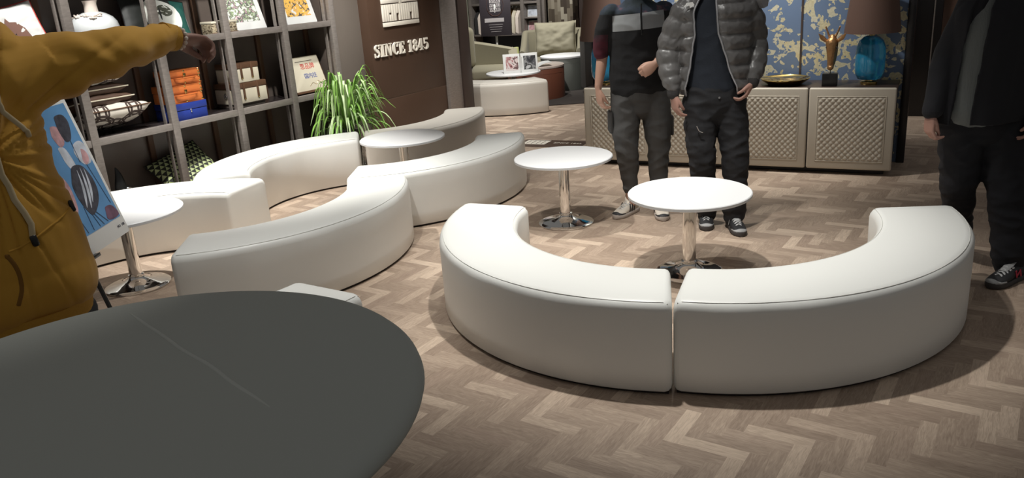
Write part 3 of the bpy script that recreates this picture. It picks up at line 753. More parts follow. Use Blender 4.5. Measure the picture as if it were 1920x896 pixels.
# art boards on the top row
def artboard(label, s, w, h, m, lean, group='picture boards leaning in the top row', yaw=0):
    Mx = LW @ T(s, 6.03, zs[2] + 0.004) @ rot(yaw, 'Z') @ rot(-lean, 'X')
    t = thing('picture_board', label, 'picture', Mx @ V((0, 0, 0)), group)
    finish('board', nbox(-w / 2, w / 2, 0, 0.014, 0, h, Mx, 0.0015), 'paper', t)
    finish('picture', nbox(-w / 2 + 0.03, w / 2 - 0.05, -0.0012, -0.0002, 0.07, h - 0.02, Mx), m, t, smooth=False)
    pts = [Mx @ V((0, 0.014, h * 0.6)), LW @ V((s, 6.22, zs[2] + 0.004))]
    finish('strut', sweep(bmesh.new(), pts, [0.005, 0.005], seg=8, sub=1), 'shade_metal', t)
    return t
artboard('white picture board of a crowded colourful scene, left of the two in the top row', 4.99, 0.40, 0.46, 'art_a', 18)
artboard('white picture board with orange figures, right of the two in the top row', 5.63, 0.38, 0.46, 'art_b', 18)

# cream plaque on a little wooden easel
Mx = LW @ T(5.60, 5.99, zs[1] + 0.028) @ rot(-20, 'X')
t = thing('book_plaque', 'cream plaque with red and blue writing on a dark wooden easel', 'plaque', LW @ V((5.6, 6.0, zs[1])))
finish('easel', nbox(-0.225, 0.225, 0.006, 0.03, -0.02, 0.345, Mx, 0.002), 'brown_leather', t)
finish('ledge', nbox(-0.225, 0.225, -0.03, 0.008, -0.024, -0.002, Mx, 0.002), 'brown_leather', t)
finish('panel', nbox(-0.205, 0.205, -0.006, 0.005, 0.0, 0.335, Mx, 0.001), 'cream', t)
text('heading', '思品牌', 0.062, Mx @ T(0.035, -0.0072, 0.235), 'red_ink', t)
text('subheading', '国内往', 0.055, Mx @ T(0.035, -0.0072, 0.140), 'blue_ink', t)
finish('rule', nbox(-0.10, 0.12, -0.0075, -0.0062, 0.288, 0.293, Mx), 'brown_trim', t, smooth=False)
bm = bmesh.new(); pts = [Mx @ V((x, -0.0072, z)) for x, z in ((-0.02, 0.04), (0.03, 0.07), (0.07, 0.05), (0.10, 0.08), (0.14, 0.06), (0.18, 0.085))]
sweep(bm, pts, [0.0018] * 6, seg=6, ref=(0, 0, 1)); finish('signature', bm, 'gold', t)
finish('rear_leg', sweep(bmesh.new(), [Mx @ V((0, 0.03, 0.25)), LW @ V((5.6, 6.24, zs[1]))], [0.007, 0.007], seg=8, sub=1), 'brown_leather', t)

# glossy black ornament on the bottom shelf
Mx = LW @ T(3.53, 6.05, zs[0])
t = thing('black_ornament', 'glossy black cone shaped ornament with a chrome loop on the bottom shelf', 'ornament', Mx @ V((0, 0, 0)))
bm = bmesh.new(); rs = []
for k in range(15):
    f = k / 14; rr_ = 0.085 * (1 - f) ** 0.8 + 0.004; ox = -0.05 * f + 0.01 * math.sin(f * 9)
    rs.append([Mx @ V((ox + rr_ * math.cos(a) * (1 + 0.18 * math.sin(3 * a + f * 5)), rr_ * 0.7 * math.sin(a), 0.37 * f)) for a in [q * PI / 10 for q in range(20)]])
rings(bm, rs); finish('body', bm, 'black_plastic', t, angle=70)
for zz in (0.09, 0.17):
    pts = [Mx @ V((0.0 + 0.03 * math.cos(a), -0.062 + (zz - 0.09) * 0.12, zz + 0.03 * math.sin(a))) for a in [q * PI / 8 for q in range(17)]]
    finish('chrome_loop', sweep(bmesh.new(), pts, [0.007] * 17, seg=8, sub=1, ref=(0.1, 1, 0), round_ends=False), 'silver', t)

# ---------------------------------------------------------------- sign lettering (raised, cream)
def ribbon(cl, wd, n=7):
    """outline around a centre line with changing width, both in the letter's x,z plane"""
    C = catmull([(x, z, w) for (x, z), w in zip(cl, wd)], n)
    L_, R_ = [], []
    for i in range(len(C)):
        a = C[max(0, i - 1)]; b = C[min(len(C) - 1, i + 1)]
        d = V((b[0] - a[0], b[1] - a[1])).normalized(); nn = V((-d.y, d.x)) * C[i][2] / 2
        L_.append((C[i][0] + nn.x, C[i][1] + nn.y)); R_.append((C[i][0] - nn.x, C[i][1] - nn.y))
    return L_, R_
def put_ribbon(bm, cl, wd, Mx, y=-0.02, th=0.02):
    L_, R_ = ribbon(cl, wd)
    a = [[bm.verts.new(Mx @ V((x, yy, z))) for x, z in s] for s in (L_, R_) for yy in (y, y + th)]
    lf, lb, rf, rb = a; n = len(lf)
    for i in range(n - 1):
        bm.faces.new((lf[i], lf[i + 1], rf[i + 1], rf[i])); bm.faces.new((lb[i], rb[i], rb[i + 1], lb[i + 1]))
        bm.faces.new((lf[i], lb[i], lb[i + 1], lf[i + 1])); bm.faces.new((rf[i], rf[i + 1], rb[i + 1], rb[i]))
    bm.faces.new((lf[0], rf[0], rb[0], lb[0])); bm.faces.new((lf[-1], lb[-1], rb[-1], rf[-1]))
def glyph(ch, bm, Mx):
    P = lambda pts: poly(bm, pts, -0.02, 0.02, Mx)
    B = lambda x0, x1, z0, z1: P([(x0, z0), (x1, z0), (x1, z1), (x0, z1)])
    h = 1.0
    if ch == 'I': B(0.10, 0.34, 0, h); B(0, 0.44, 0, 0.07); B(0, 0.44, 0.93, h); return 0.44
    if ch == '1': B(0.14, 0.36, 0, h); B(0.02, 0.48, 0, 0.07); P([(0.14, h), (0.0, 0.83), (0.02, 0.77), (0.14, 0.84)]); return 0.50
    if ch == 'N':
        B(0.08, 0.15, 0, h); B(0, 0.24, 0, 0.07); B(0.62, 0.69, 0, h); B(0.52, 0.80, 0.93, h); P([(0.0, h), (0.0, 0.93), (0.08, 0.93), (0.50, 0.0), (0.69, 0.0), (0.69, 0.08), (0.28, h)]); return 0.80
    if ch == 'E':
        B(0.08, 0.30, 0, h); B(0, 0.62, 0, 0.08); B(0, 0.60, 0.92, h); B(0.3, 0.46, 0.47, 0.54); B(0.42, 0.48, 0.36, 0.65); P([(0.55, 0.0), (0.66, 0.0), (0.66, 0.33), (0.62, 0.33), (0.50, 0.08)]); P([(0.50, 0.92), (0.60, 0.70), (0.64, 0.70), (0.64, h), (0.5, h)]); return 0.68
    if ch == 'C':
        put_ribbon(bm, [(0.60, 0.86), (0.48, 0.95), (0.32, 0.95), (0.17, 0.75), (0.14, 0.5), (0.17, 0.25), (0.32, 0.05), (0.50, 0.06), (0.64, 0.24)], [0.09, 0.08, 0.10, 0.22, 0.26, 0.22, 0.10, 0.08, 0.05], Mx)
        P([(0.52, 0.62), (0.64, 0.62), (0.64, h), (0.60, h), (0.52, 0.8)]); return 0.70
    if ch == 'S':
        put_ribbon(bm, [(0.52, 0.80), (0.42, 0.94), (0.28, 0.96), (0.13, 0.84), (0.14, 0.66), (0.30, 0.52), (0.47, 0.36), (0.48, 0.18), (0.34, 0.04), (0.18, 0.05), (0.06, 0.22)], [0.05, 0.08, 0.08, 0.13, 0.18, 0.26, 0.18, 0.13, 0.08, 0.08, 0.05], Mx)
        P([(0.50, 0.68), (0.56, 0.68), (0.56, h), (0.52, h)]); P([(0.03, 0.0), (0.07, 0.0), (0.09, 0.34), (0.03, 0.34)]); return 0.60
    if ch == '8':
        put_ribbon(bm, [(0.28, 0.55), (0.14, 0.64), (0.13, 0.82), (0.28, 0.96), (0.43, 0.82), (0.42, 0.66), (0.28, 0.55)], [0.12, 0.13, 0.15, 0.07, 0.13, 0.13, 0.12], Mx)
        put_ribbon(bm, [(0.28, 0.54), (0.11, 0.42), (0.09, 0.22), (0.28, 0.04), (0.47, 0.22), (0.44, 0.42), (0.28, 0.54)], [0.14, 0.15, 0.17, 0.08, 0.18, 0.16, 0.14], Mx); return 0.58
    if ch == '4':
        B(0.28, 0.48, 0, h); B(0.18, 0.56, 0, 0.07); B(0.0, 0.60, 0.24, 0.33); P([(0.30, h), (0.0, 0.33), (0.0, 0.26), (0.07, 0.30), (0.32, 0.82)]); return 0.62
    if ch == '5':
        B(0.08, 0.13, 0.5, h); P([(0.08, 0.98), (0.52, 1.0), (0.50, 0.82), (0.13, 0.84)])
        put_ribbon(bm, [(0.10, 0.52), (0.28, 0.60), (0.45, 0.46), (0.46, 0.22), (0.30, 0.05), (0.14, 0.06), (0.07, 0.18)], [0.06, 0.09, 0.18, 0.20, 0.08, 0.09, 0.12], Mx); return 0.58
    return 0.4
t = thing('sign_lettering', 'raised cream letters reading SINCE 1845 on the brown wall panel', 'lettering', LW @ V((6.9, 5.89, 0.96)))
x = 6.425; H_ = 0.128
for ch in 'SINCE 1845':
    if ch == ' ': x += 0.05; continue
    Mx = LW @ T(x, 5.899, 0.958) @ Matrix.Diagonal((0.137, 0.85, H_, 1))
    bm = bmesh.new(); w = glyph(ch, bm, Mx); finish('letter', bm, 'cream_letter', t, smooth=False); x += (w + 0.085) * 0.137
t = thing('wall_emblem', 'cream square emblem of narrow letters between bars, above SINCE 1845', 'emblem', LW @ V((6.9, 5.89, 1.26)))
EM = LW @ T(6.61, 5.899, 1.255)
def eb(name, x0, x1, z0, z1, y0=-0.018): return finish(name, nbox(x0, x1, y0, 0, z0, z1, EM, 0.001), 'cream_letter', t)
eb('emblem_bar', 0, 0.585, 0, 0.042)
eb('emblem_bar', 0, 0.275, 0.235, 0.275); eb('emblem_bar', 0.32, 0.585, 0.235, 0.275)
eb('emblem_stem', 0.277, 0.318, 0.225, 0.36)
eb('emblem_bar', 0, 0.275, 0.32, 0.36); eb('emblem_bar', 0.32, 0.585, 0.32, 0.36)
# narrow letters m a r l o r i joined by thin gaps
zz0, zz1 = 0.052, 0.222
xs = [0.0, 0.036, 0.072, 0.108, 0.146, 0.186, 0.224, 0.262, 0.300, 0.336, 0.372, 0.408, 0.444, 0.482, 0.520, 0.553]
slot = {7: 0.09, 12: 0.10, 13: 0.0}
for k, xx in enumerate(xs):
    z0 = zz0 + (0.075 if k in (6, 12) else 0)
    if k == 3: eb('emblem_letter', xx, xx + 0.030, zz0, 0.118); eb('emblem_letter', xx, xx + 0.030, 0.138, zz1)
    else: eb('emblem_letter', xx, xx + (0.031 if k < 15 else 0.032), z0, zz1)
for a, b in ((0.0, 0.10), (0.108, 0.18), (0.186, 0.26), (0.30, 0.37), (0.408, 0.475), (0.482, 0.585)):
    finish('emblem_letter_top', nbox(a, b, -0.016, 0, zz1 - 0.014, zz1 + 0.002, EM), 'cream_letter', t, smooth=False)

# ---------------------------------------------------------------- spider plant
pc = LW @ V((5.60, 5.60, 0))
t = thing('potted_spider_plant', 'bushy green spider plant in a ribbed clear glass pot beside the shelf', 'plant', pc)
MP = Matrix.Translation(pc)
bm = bmesh.new()
rs = []
for r, z in [(0.12, 0), (0.135, 0.02), (0.15, 0.25), (0.155, 0.41), (0.148, 0.41), (0.14, 0.25), (0.125, 0.03)]:
    rs.append([MP @ V((r * (1 + 0.02 * math.cos(16 * a)) * math.cos(a), r * (1 + 0.02 * math.cos(16 * a)) * math.sin(a), z)) for a in [q * PI / 48 for q in range(96)]])
rings(bm, rs); finish('pot', bm, 'glass_clear', t, angle=60)
finish('soil', lathe(bmesh.new(), [(0.11, 0.035), (0.125, 0.2), (0.132, 0.36), (0.05, 0.375)], seg=32, Mx=MP), 'soil', t)
rd = random.Random(11)
def leaf(bm, base, yaw, length, rise, w, droop):
    d = V((math.cos(yaw), math.sin(yaw), 0)); sd = V((-d.y, d.x, 0)); n = 11; prev = None
    for k in range(n + 1):
        f = k / n; xx = length * (0.75 * f + 0.10 * math.sin(f * PI)); z = rise * math.sin(min(1, f * 1.25) * PI * 0.62) - droop * f ** 2.6
        c = base + d * xx + V((0, 0, z)); ww = w * (math.sin(PI * min(1, f * 0.93 + 0.09)) ** 0.6) * (1 - f * 0.35)
        cur = [bm.verts.new(c - sd * ww), bm.verts.new(c - V((0, 0, ww * 0.45))), bm.verts.new(c + sd * ww)]
        if prev:
            bm.faces.new((prev[0], prev[1], cur[1], cur[0])); bm.faces.new((prev[1], prev[2], cur[2], cur[1]))
        prev = cur
def solid(bm, th):
    bmesh.ops.recalc_face_normals(bm, faces=bm.faces); bmesh.ops.solidify(bm, geom=bm.faces[:], thickness=th); return bm
bm = bmesh.new(); bm2 = bmesh.new()
for k in range(230):
    yaw = rd.random() * 2 * PI; q = rd.random()
    b = pc + V((0.05 * math.cos(yaw) * rd.random(), 0.05 * math.sin(yaw) * rd.random(), 0.38))
    L_ = 0.32 + 0.34 * rd.random() * (0.5 + 0.5 * q); rise = 0.66 * (1 - q) ** 1.2 + 0.14 * q; droop = 0.16 + 0.42 * rd.random() ** 1.5
    if k % 4 == 0: L_ *= 1.25; rise *= 0.8; droop *= 0.7
    dd = V((math.cos(yaw), math.sin(yaw), 0)); into = dd.dot(V(nL))
    if into > 0: L_ *= (1 - 0.66 * into)
    leaf(bm if rd.random() < 0.72 else bm2, b, yaw, L_, rise, 0.0105 + 0.005 * rd.random(), droop)
o = finish('foliage', solid(bm, 0.0008), 'leaf', t); o['kind'] = 'stuff'
o = finish('pale_foliage', solid(bm2, 0.0008), 'leaf_light', t); o['kind'] = 'stuff'

# ---------------------------------------------------------------- sideboard
t = thing('quilted_sideboard', 'long beige sideboard with diamond quilted leather doors behind the two men', 'sideboard', BW @ V((-1.45, 7.0, 0)))
D0, DW = -2.71, 0.636
finish('carcass', nbox(D0 + 0.01, D0 + 4 * DW - 0.01, 6.815, 7.25, 0.055, 0.668, BW, 0.003), 'black_trim', t)
finish('top', nbox(D0, D0 + 4 * DW, 6.80, 7.255, 0.669, 0.685, BW, 0.003), 'dark_wood', t)
finish('plinth', nbox(D0 + 0.06, D0 + 4 * DW - 0.06, 6.86, 7.2, 0, 0.054, BW), 'black_trim', t, smooth=False)
def door(i):
    x0 = D0 + i * DW + 0.004; x1 = x0 + DW - 0.008; z0, z1 = 0.045, 0.690
    bm = bmesh.new()
    # padded surround: rounded ring frame
    w = 0.066
    finish_ = None
    bm = nbox(x0, x1, 6.772, 6.81, z0, z1, BW, 0.014, 4)
    d = finish('door', bm, 'sb_leather', t, angle=50)
    # quilted centre
    bm = bmesh.new(); n = 110; qx0, qx1, qz0, qz1 = x0 + w, x1 - w, z0 + w, z1 - w
    g = []
    for a in range(n + 1):
        row = []
        for b in range(n + 1):
            x = qx0 + (qx1 - qx0) * a / n; z = qz0 + (qz1 - qz0) * b / n; P_ = 0.045
            u = ((x - qx0) / P_ + (z - qz0) / (P_ * 1.05)); v = ((x - qx0) / P_ - (z - qz0) / (P_ * 1.05))
            hgt = (abs(math.sin(PI * u / 1)) * abs(math.sin(PI * v / 1))) ** 0.45
            ed = min(a, b, n - a, n - b) / 4; hgt *= min(1, ed)
            row.append(bm.verts.new(BW @ V((x, 6.7725 - 0.009 * hgt + (0.004 if min(a, b, n - a, n - b) == 0 else 0), z))))
        g.append(row)
    for a in range(n):
        for b in range(n): bm.faces.new((g[a][b], g[a + 1][b], g[a + 1][b + 1], g[a][b + 1]))
    finish('quilted_pad', bm, 'sb_leather', d, angle=80)
    bm = bmesh.new()
    for a, b, c_, e in ((qx0, qx1, qz0, qz0), (qx1, qx1, qz0, qz1), (qx1, qx0, qz1, qz1), (qx0, qx0, qz1, qz0)):
        sweep(bm, [BW @ V((a, 6.771, c_)), BW @ V((b, 6.771, e))], [0.0035, 0.0035], seg=8, sub=1, ref=(0, 0, 1) if a != b else (1, 0, 0))
    finish('piping', bm, 'sb_leather', d)
for i in range(4): door(i)
ST = 0.685
def bp(s, c, z=ST): return BW @ V((s, c, z))

def lamp(label, s, c):
    o = bp(s, c); Mx = Matrix.Translation(o)
    t = thing('table_lamp', label, 'lamp', o, 'blue glass table lamps')
    finish('foot', lathe(bmesh.new(), [(0.06, 0), (0.062, 0.004), (0.062, 0.022), (0.058, 0.026), (0.03, 0.028), (0.028, 0.04)], seg=40, Mx=Mx), 'gold', t, angle=40)
    prof = [(0.045, 0.036), (0.085, 0.045), (0.104, 0.08), (0.110, 0.13), (0.110, 0.24), (0.106, 0.29), (0.088, 0.335), (0.058, 0.365), (0.035, 0.375)]
    gb = finish('glass_body', lathe(bmesh.new(), prof, seg=48, Mx=Mx), 'glass_blue', t, angle=70)
    inner = [(r * 0.90, z * 0.96 + 0.008) for r, z in prof]
    finish('inner_tube', lathe(bmesh.new(), [(0.008, 0.05), (0.008, 0.37)], seg=16, Mx=Mx), 'silver', gb)
    finish('neck', lathe(bmesh.new(), [(0.022, 0.374), (0.024, 0.385), (0.013, 0.40), (0.012, 0.44)], seg=24, Mx=Mx), 'gold', t, angle=50)
    bm = bmesh.new(); r0, r1, z0, z1 = 0.205, 0.155, 0.40, 0.80
    rs = [[Mx @ V((r * math.cos(a), r * math.sin(a), z)) for a in [q * PI / 36 for q in range(72)]] for r, z in ((r0, z0), (r1, z1), (r1 - 0.004, z1), (r0 - 0.004, z0), (r0, z0))]
    rings(bm, rs, cap=False); bmesh.ops.remove_doubles(bm, verts=bm.verts, dist=1e-5)
    sh = finish('lamp_shade', bm, 'shade_brown', t, angle=40)
    bm = bmesh.new()
    for q in range(3):
        a = q * 2 * PI / 3; sweep(bm, [Mx @ V((0.012 * math.cos(a), 0.012 * math.sin(a), 0.43)), Mx @ V((0.196 * math.cos(a), 0.196 * math.sin(a), 0.43))], [0.002, 0.002], seg=6, sub=1, ref=(0, 0, 1))
    finish('shade_spider', bm, 'gold', sh)
    return t
lamp('blue glass table lamp with brown shade at the right end of the sideboard', -0.385, 7.02)
lamp('blue glass table lamp mostly hidden behind the man with the pale chest block', -2.60, 7.02)

# brass tray
o = bp(-1.02, 7.02); Mx = Matrix.Translation(o)
t = thing('brass_tray', 'round shiny brass tray with raised rim on the sideboard', 'tray', o)
finish('dish', lathe(bmesh.new(), [(0.12, 0), (0.13, 0.002), (0.155, 0.018), (0.186, 0.04), (0.192, 0.046), (0.189, 0.048), (0.175, 0.042), (0.15, 0.024), (0.125, 0.012), (0.02, 0.011)], seg=72, Mx=Mx), 'gold', t, angle=50)
finish('rim', lathe(bmesh.new(), [(0.190, 0.046), (0.196, 0.048), (0.196, 0.053), (0.190, 0.055), (0.186, 0.050)], seg=72, Mx=Mx), 'gold', t, angle=60)

# bronze animal bust on a black block
o = bp(-0.665, 6.93); Mx = Matrix.Translation(o) @ rot(-27.5, 'Z')
t = thing('giraffe_bust', 'bronze animal head with horns on a small black block, left of the blue lamp', 'sculpture', o)
finish('plinth_block', nbox(-0.056, 0.056, -0.04, 0.04, 0, 0.10, Mx, 0.003), 'black_plastic', t)
finish('pin', sweep(bmesh.new(), [Mx @ V((0.0, 0, 0.10)), Mx @ V((0.0, 0, 0.16))], [0.004, 0.004], seg=8, sub=1), 'black_plastic', t)
bm = bmesh.new()
sweep(bm, [Mx @ V(p) for p in ((0.0, -0.015, 0.145), (0.002, -0.012, 0.20), (0.0, 0.0, 0.26), (0.0, 0.012, 0.33), (0.0, 0.02, 0.37))], [(0.026, 0.020), (0.030, 0.026), (0.036, 0.036), (0.048, 0.044), (0.030, 0.034)], seg=18, sub=4)
sweep(bm, [Mx @ V(p) for p in ((0.008, 0.045, 0.17), (0.012, 0.05, 0.25), (0.008, 0.035, 0.33))], [(0.020, 0.022), (0.03, 0.03), (0.036, 0.03)], seg=14, sub=3)
ell(bm, (0.0, -0.028, 0.145), (0.024, 0.018, 0.020), 14, Mx)
hd = remeshed('head', bm, 'bronze', t, 0.004, 2)
for sx in (-1, 1):
    finish('ear', sweep(bmesh.new(), [Mx @ V((sx * 0.04, 0.015, 0.345)), Mx @ V((sx * 0.075, 0.01, 0.375)), Mx @ V((sx * 0.10, 0.0, 0.405))], [(0.012, 0.006), (0.018, 0.006), (0.003, 0.003)], seg=10, ref=(0, 0.3, 1)), 'bronze', hd)
    finish('horn', sweep(bmesh.new(), [Mx @ V((sx * 0.02, 0.015, 0.375)), Mx @ V((sx * 0.035, 0.02, 0.41)), Mx @ V((sx * 0.052, 0.02, 0.455))], [0.009, 0.007, 0.006], seg=10), 'bronze', hd)
    b2 = bmesh.new(); ell(b2, (sx * 0.036, -0.012, 0.30), (0.006, 0.006, 0.007), 10, Mx); finish('eye', b2, 'eye', hd)

# small glass bowl with pale flowers
o = bp(-1.26, 6.92); Mx = Matrix.Translation(o)
t = thing('flower_bowl', 'little clear glass bowl with pale flowers next to the brass tray', 'vase', o)
finish('bowl', lathe(bmesh.new(), [(0.02, 0), (0.035, 0.006), (0.042, 0.03), (0.038, 0.055), (0.03, 0.068), (0.027, 0.066), (0.034, 0.05), (0.037, 0.03), (0.03, 0.01)], seg=32, Mx=Mx), 'glass_clear', t, angle=70)
rd = random.Random(5)
for k in range(6):
    c = V((rd.uniform(-0.025, 0.025), rd.uniform(-0.02, 0.02), 0.078 + rd.random() * 0.03)); bm = bmesh.new()
    for q in range(5):
        b = q * 2 * PI / 5; ell(bm, c + V((0.012 * math.cos(b), 0.012 * math.sin(b), 0)), (0.010, 0.010, 0.005), 8, Mx)
    finish('flower', bm, 'bisque', t)
    finish('stem', sweep(bmesh.new(), [Mx @ V((0, 0, 0.012)), Mx @ c], [0.0012, 0.0012], seg=5, sub=1), 'leaf', t)
# dark vases and shells by the wall, left lamp side
for k, (s, hgt) in enumerate(((-2.44, 0.07), (-2.37, 0.05))):
    o = bp(s, 6.90); Mx = Matrix.Translation(o)
    bm = lathe(bmesh.new(), [(0.012, 0), (0.03, hgt * 0.2), (0.034, hgt * 0.5), (0.02, hgt * 0.85), (0.006, hgt)], seg=20, Mx=Mx)
    tag(finish('bronze_pebble', bm, 'bronze', angle=70), ['taller', 'shorter'][k] + ' bronze bead ornament on the sideboard by the left lamp', 'ornament', 'bronze bead ornaments')

# ---------------------------------------------------------------- far lounge
def lounge_chair(label, c, yaw, m, mp, pillow_on=True, w=0.86):
    Mx = Matrix.Translation((*c, 0)) @ rot(yaw, 'Z')      # faces -y
    t = thing('armchair', label, 'armchair', (*c, 0))
    finish('seat_base', nbox(-w / 2 + 0.10, w / 2 - 0.10, -0.36, 0.30, 0.10, 0.30, Mx, 0.02, 3), m, t)
    finish('seat_cushion', nbox(-w / 2 + 0.115, w / 2 - 0.115, -0.385, 0.20, 0.305, 0.425, Mx, 0.035, 4), mp, t)
    # wrap-around shell: arms sweep up into the back
    bm = bmesh.new(); rs = []
    N = 36
    for k in range(N + 1):
        f = k / N * 2 - 1                                   # -1 front of left arm .. 1 front of right arm
        a = abs(f)
        if a > 0.42:
            q = (a - 0.42) / 0.58; x = math.copysign(w / 2 - 0.055, f); y = 0.26 - q * 0.62; nx, ny = math.copysign(1, f), 0
            z = 0.56 + 0.26 * max(0, 1 - q) ** 1.8
        else:
            q = f / 0.42; an = q * PI / 2; x = (w / 2 - 0.055) * math.sin(an) * (1 if abs(q) < 1 else 1); y = 0.26 + 0.14 * math.cos(an); nx, ny = math.sin(an), math.cos(an); z = 0.82
        s = []
        for (d, zz) in ((-0.05, 0.10), (0.05, 0.10), (0.05, z - 0.04), (0.035, z - 0.012), (0.0, z), (-0.035, z - 0.012), (-0.05, z - 0.04)):
            s.append(Mx @ V((x + nx * d, y + ny * d, zz)))
        rs.append(s)
    rings(bm, rs); finish('shell', bm, m, t, angle=60)
    for sx in (-1, 1):
        for sy in (-0.28, 0.24): finish('leg', lathe(bmesh.new(), [(0.015, 0), (0.022, 0.1)], seg=12, Mx=Mx @ T(sx * (w / 2 - 0.16), sy, 0)), 'black_plastic', t)
    return t, Mx
t, Mx = lounge_chair('olive beige armchair in the far lounge with one loose back cushion', (0.84, 13.0), -8, 'beige_fabric', 'beige_fabric', w=1.0)
cushion('plump beige back cushion sitting in the far armchair', 0.66, 0.52, 0.20, 'beige_pillow', Mx @ T(0.05, 0.10, 0.685) @ rot(-14, 'X'), 9, name='cushion', group='loose cushions of the far lounge', wr=0.022)
# dark armchair partly behind the black trim
lounge_chair('dark grey armchair seen at the edge of the far lounge beside the sideboard wall', (1.60, 11.6), 100, 'chair_dark', 'chair_dark', w=0.8)

# corner sofa
t = thing('corner_sofa', 'olive beige sofa with sloping arm in the far lounge behind the sign wall', 'sofa', (-0.45, 12.3, 0))
finish('seat_base', nbox(-1.35, 0.20, 11.75, 12.7, 0.08, 0.27, ID, 0.02, 3), 'beige_fabric', t)
finish('seat_cushion', nbox(-1.35, -0.42, 11.72, 12.50, 0.275, 0.42, ID, 0.04, 4), 'beige_fabric', t)
finish('seat_cushion', nbox(-0.415, 0.13, 11.72, 12.50, 0.275, 0.42, ID, 0.04, 4), 'beige_fabric', t)
finish('back_cushion', nbox(-1.30, -0.36, 12.28, 12.62, 0.40, 0.98, ID @ T(0, 0, 0), 0.08, 5), 'beige_fabric', t)
bm = bmesh.new(); rs = []
for k in range(15):
    f = k / 14; x = -0.42 + 0.68 * f; y = 12.55 - 0.25 * f ** 2; z = 0.78 - 0.13 * f - (0.06 if k == 14 else 0)
    rs.append([V((x, y - 0.07, 0.08)), V((x, y + 0.07, 0.08)), V((x, y + 0.07, z - 0.03)), V((x, y, z)), V((x, y - 0.07, z - 0.03))])
rings(bm, rs); finish('backrest', bm, 'beige_fabric', t, angle=50)
bm = bmesh.new(); rs = []
for k in range(13):
    f = k / 12; y = 12.42 - 0.72 * f; z = 0.66 - 0.10 * f
    rs.append([V((0.14, y, 0.08)), V((0.27, y, 0.08)), V((0.27, y, z - 0.03)), V((0.205, y, z)), V((0.14, y, z - 0.03))])
rings(bm, rs); finish('armrest', bm, 'beige_fabric', t, angle=50)
finish('back_frame', nbox(-1.38, -0.38, 12.60, 12.74, 0.08, 0.90, ID, 0.05, 4), 'beige_fabric', t)

table('round white table just behind the far lounge bench, carrying the twin photo frame', (0.17, 10.83), 0.36, 0.47, group='low round chrome pedestal tables')
# twin photo frame
Mx = Matrix.Translation((0.27, 10.68, 0.471)) @ rot(4, 'Z') @ rot(-12, 'X')
t = thing('photo_frame', 'white double photo frame standing on the far round table', 'photo frame', (0.27, 10.66, 0.471))
for nm_, x0, x1, pm in (('frame_panel', -0.225, -0.005, 'photo_a'), ('frame_panel', 0.005, 0.225, 'photo_b')):
    f = finish(nm_, nbox(x0, x1, 0, 0.02, 0, 0.245, Mx, 0.003), 'white', t)
    finish('photo', nbox(x0 + 0.035, x1 - 0.025, -0.0015, -0.0003, 0.035, 0.21, Mx), pm, f, smooth=False)
finish('easel_leg', nbox(-0.02, 0.02, 0.02, 0.024, 0.002, 0.2, Mx @ rot(22, 'X')), 'white', t, smooth=False)

def drum(label, c, r, h, body, top):
    t = thing('drum_table', label, 'side table', (*c, 0), 'drum side tables of the far lounge')
    finish('body', lathe(bmesh.new(), [(r - 0.012, 0), (r, 0.01), (r, h - 0.035), (r - 0.004, h - 0.03)], *c, seg=64), body, t, angle=50)
    finish('top', lathe(bmesh.new(), [(r - 0.004, h - 0.0295), (r + 0.003, h - 0.026), (r + 0.003, h - 0.004), (r - 0.002, h), (0.01, h)], *c, seg=64), top, t, angle=50)
    finish('seam', lathe(bmesh.new(), [(r - 0.001, h - 0.10), (r + 0.0015, h - 0.098), (r - 0.001, h - 0.096)], *c, seg=64, cap=False), body, t)
drum('brown leather drum side table with pale glossy top in the far lounge', (0.50, 11.58), 0.40, 0.46, 'drum_brown', 'drum_top')
drum('grey drum side table with white top at the armchair in the far lounge', (0.95, 12.30), 0.34, 0.50, 'drum_grey', 'laminate')
# open brochure lying and a small standing card
Mx = Matrix.Translation((0.50, 11.38, 0.4605)) @ rot(8, 'Z')
t = thing('brochure', 'open white brochure on the brown drum table', 'brochure', (0.50, 11.38, 0.4605))
bm = bmesh.new(); rs = []
for k in range(13):
    f = k / 12 * 2 - 1; z = 0.018 * math.sin(abs(f) * PI) + 0.002 + (0.05 * max(0, f) if f > 0 else 0)
    rs.append([Mx @ V((f * 0.2, y, z)) for y in (-0.13, 0.13)])
R2 = [[bm.verts.new(q) for q in r] for r in rs]
for a, b in zip(R2, R2[1:]): bm.faces.new((a[0], b[0], b[1], a[1]))
finish('pages', solid(bm, 0.002), 'paper', t)
Mx = Matrix.Translation((0.36, 11.22, 0.4605)) @ rot(5, 'Z')
t = thing('table_card', 'small grey standing card in front of the brochure', 'card', (0.36, 11.22, 0.4605))
finish('card_face', nbox(-0.06, 0.06, 0, 0.004, 0, 0.10, Mx @ rot(-15, 'X')), 'photo_b', t, smooth=False)
finish('card_back', nbox(-0.06, 0.06, 0.045, 0.049, 0, 0.10, Mx @ rot(12, 'X')), 'white', t, smooth=False)
tag(finish('lime_post', lathe(bmesh.new(), [(0.05, 0), (0.05, 0.01), (0.042, 0.02), (0.042, 0.60), (0.038, 0.605)], 0.27, 12.95, seg=24), 'green_tube'), 'pale lime coloured short post between far sofa and armchair', 'post')
struct(finish('rug_floor_panel', nbox(-0.2, 2.6, 10.75, 12.9, 0.0005, 0.012, ID, 0.003), 'rug'))
rg = bpy.data.objects['rug_floor_panel']; rg.name = 'area_rug'; del rg['kind']
tag(rg, 'dark rug under the drum tables and armchair of the far lounge', 'rug')

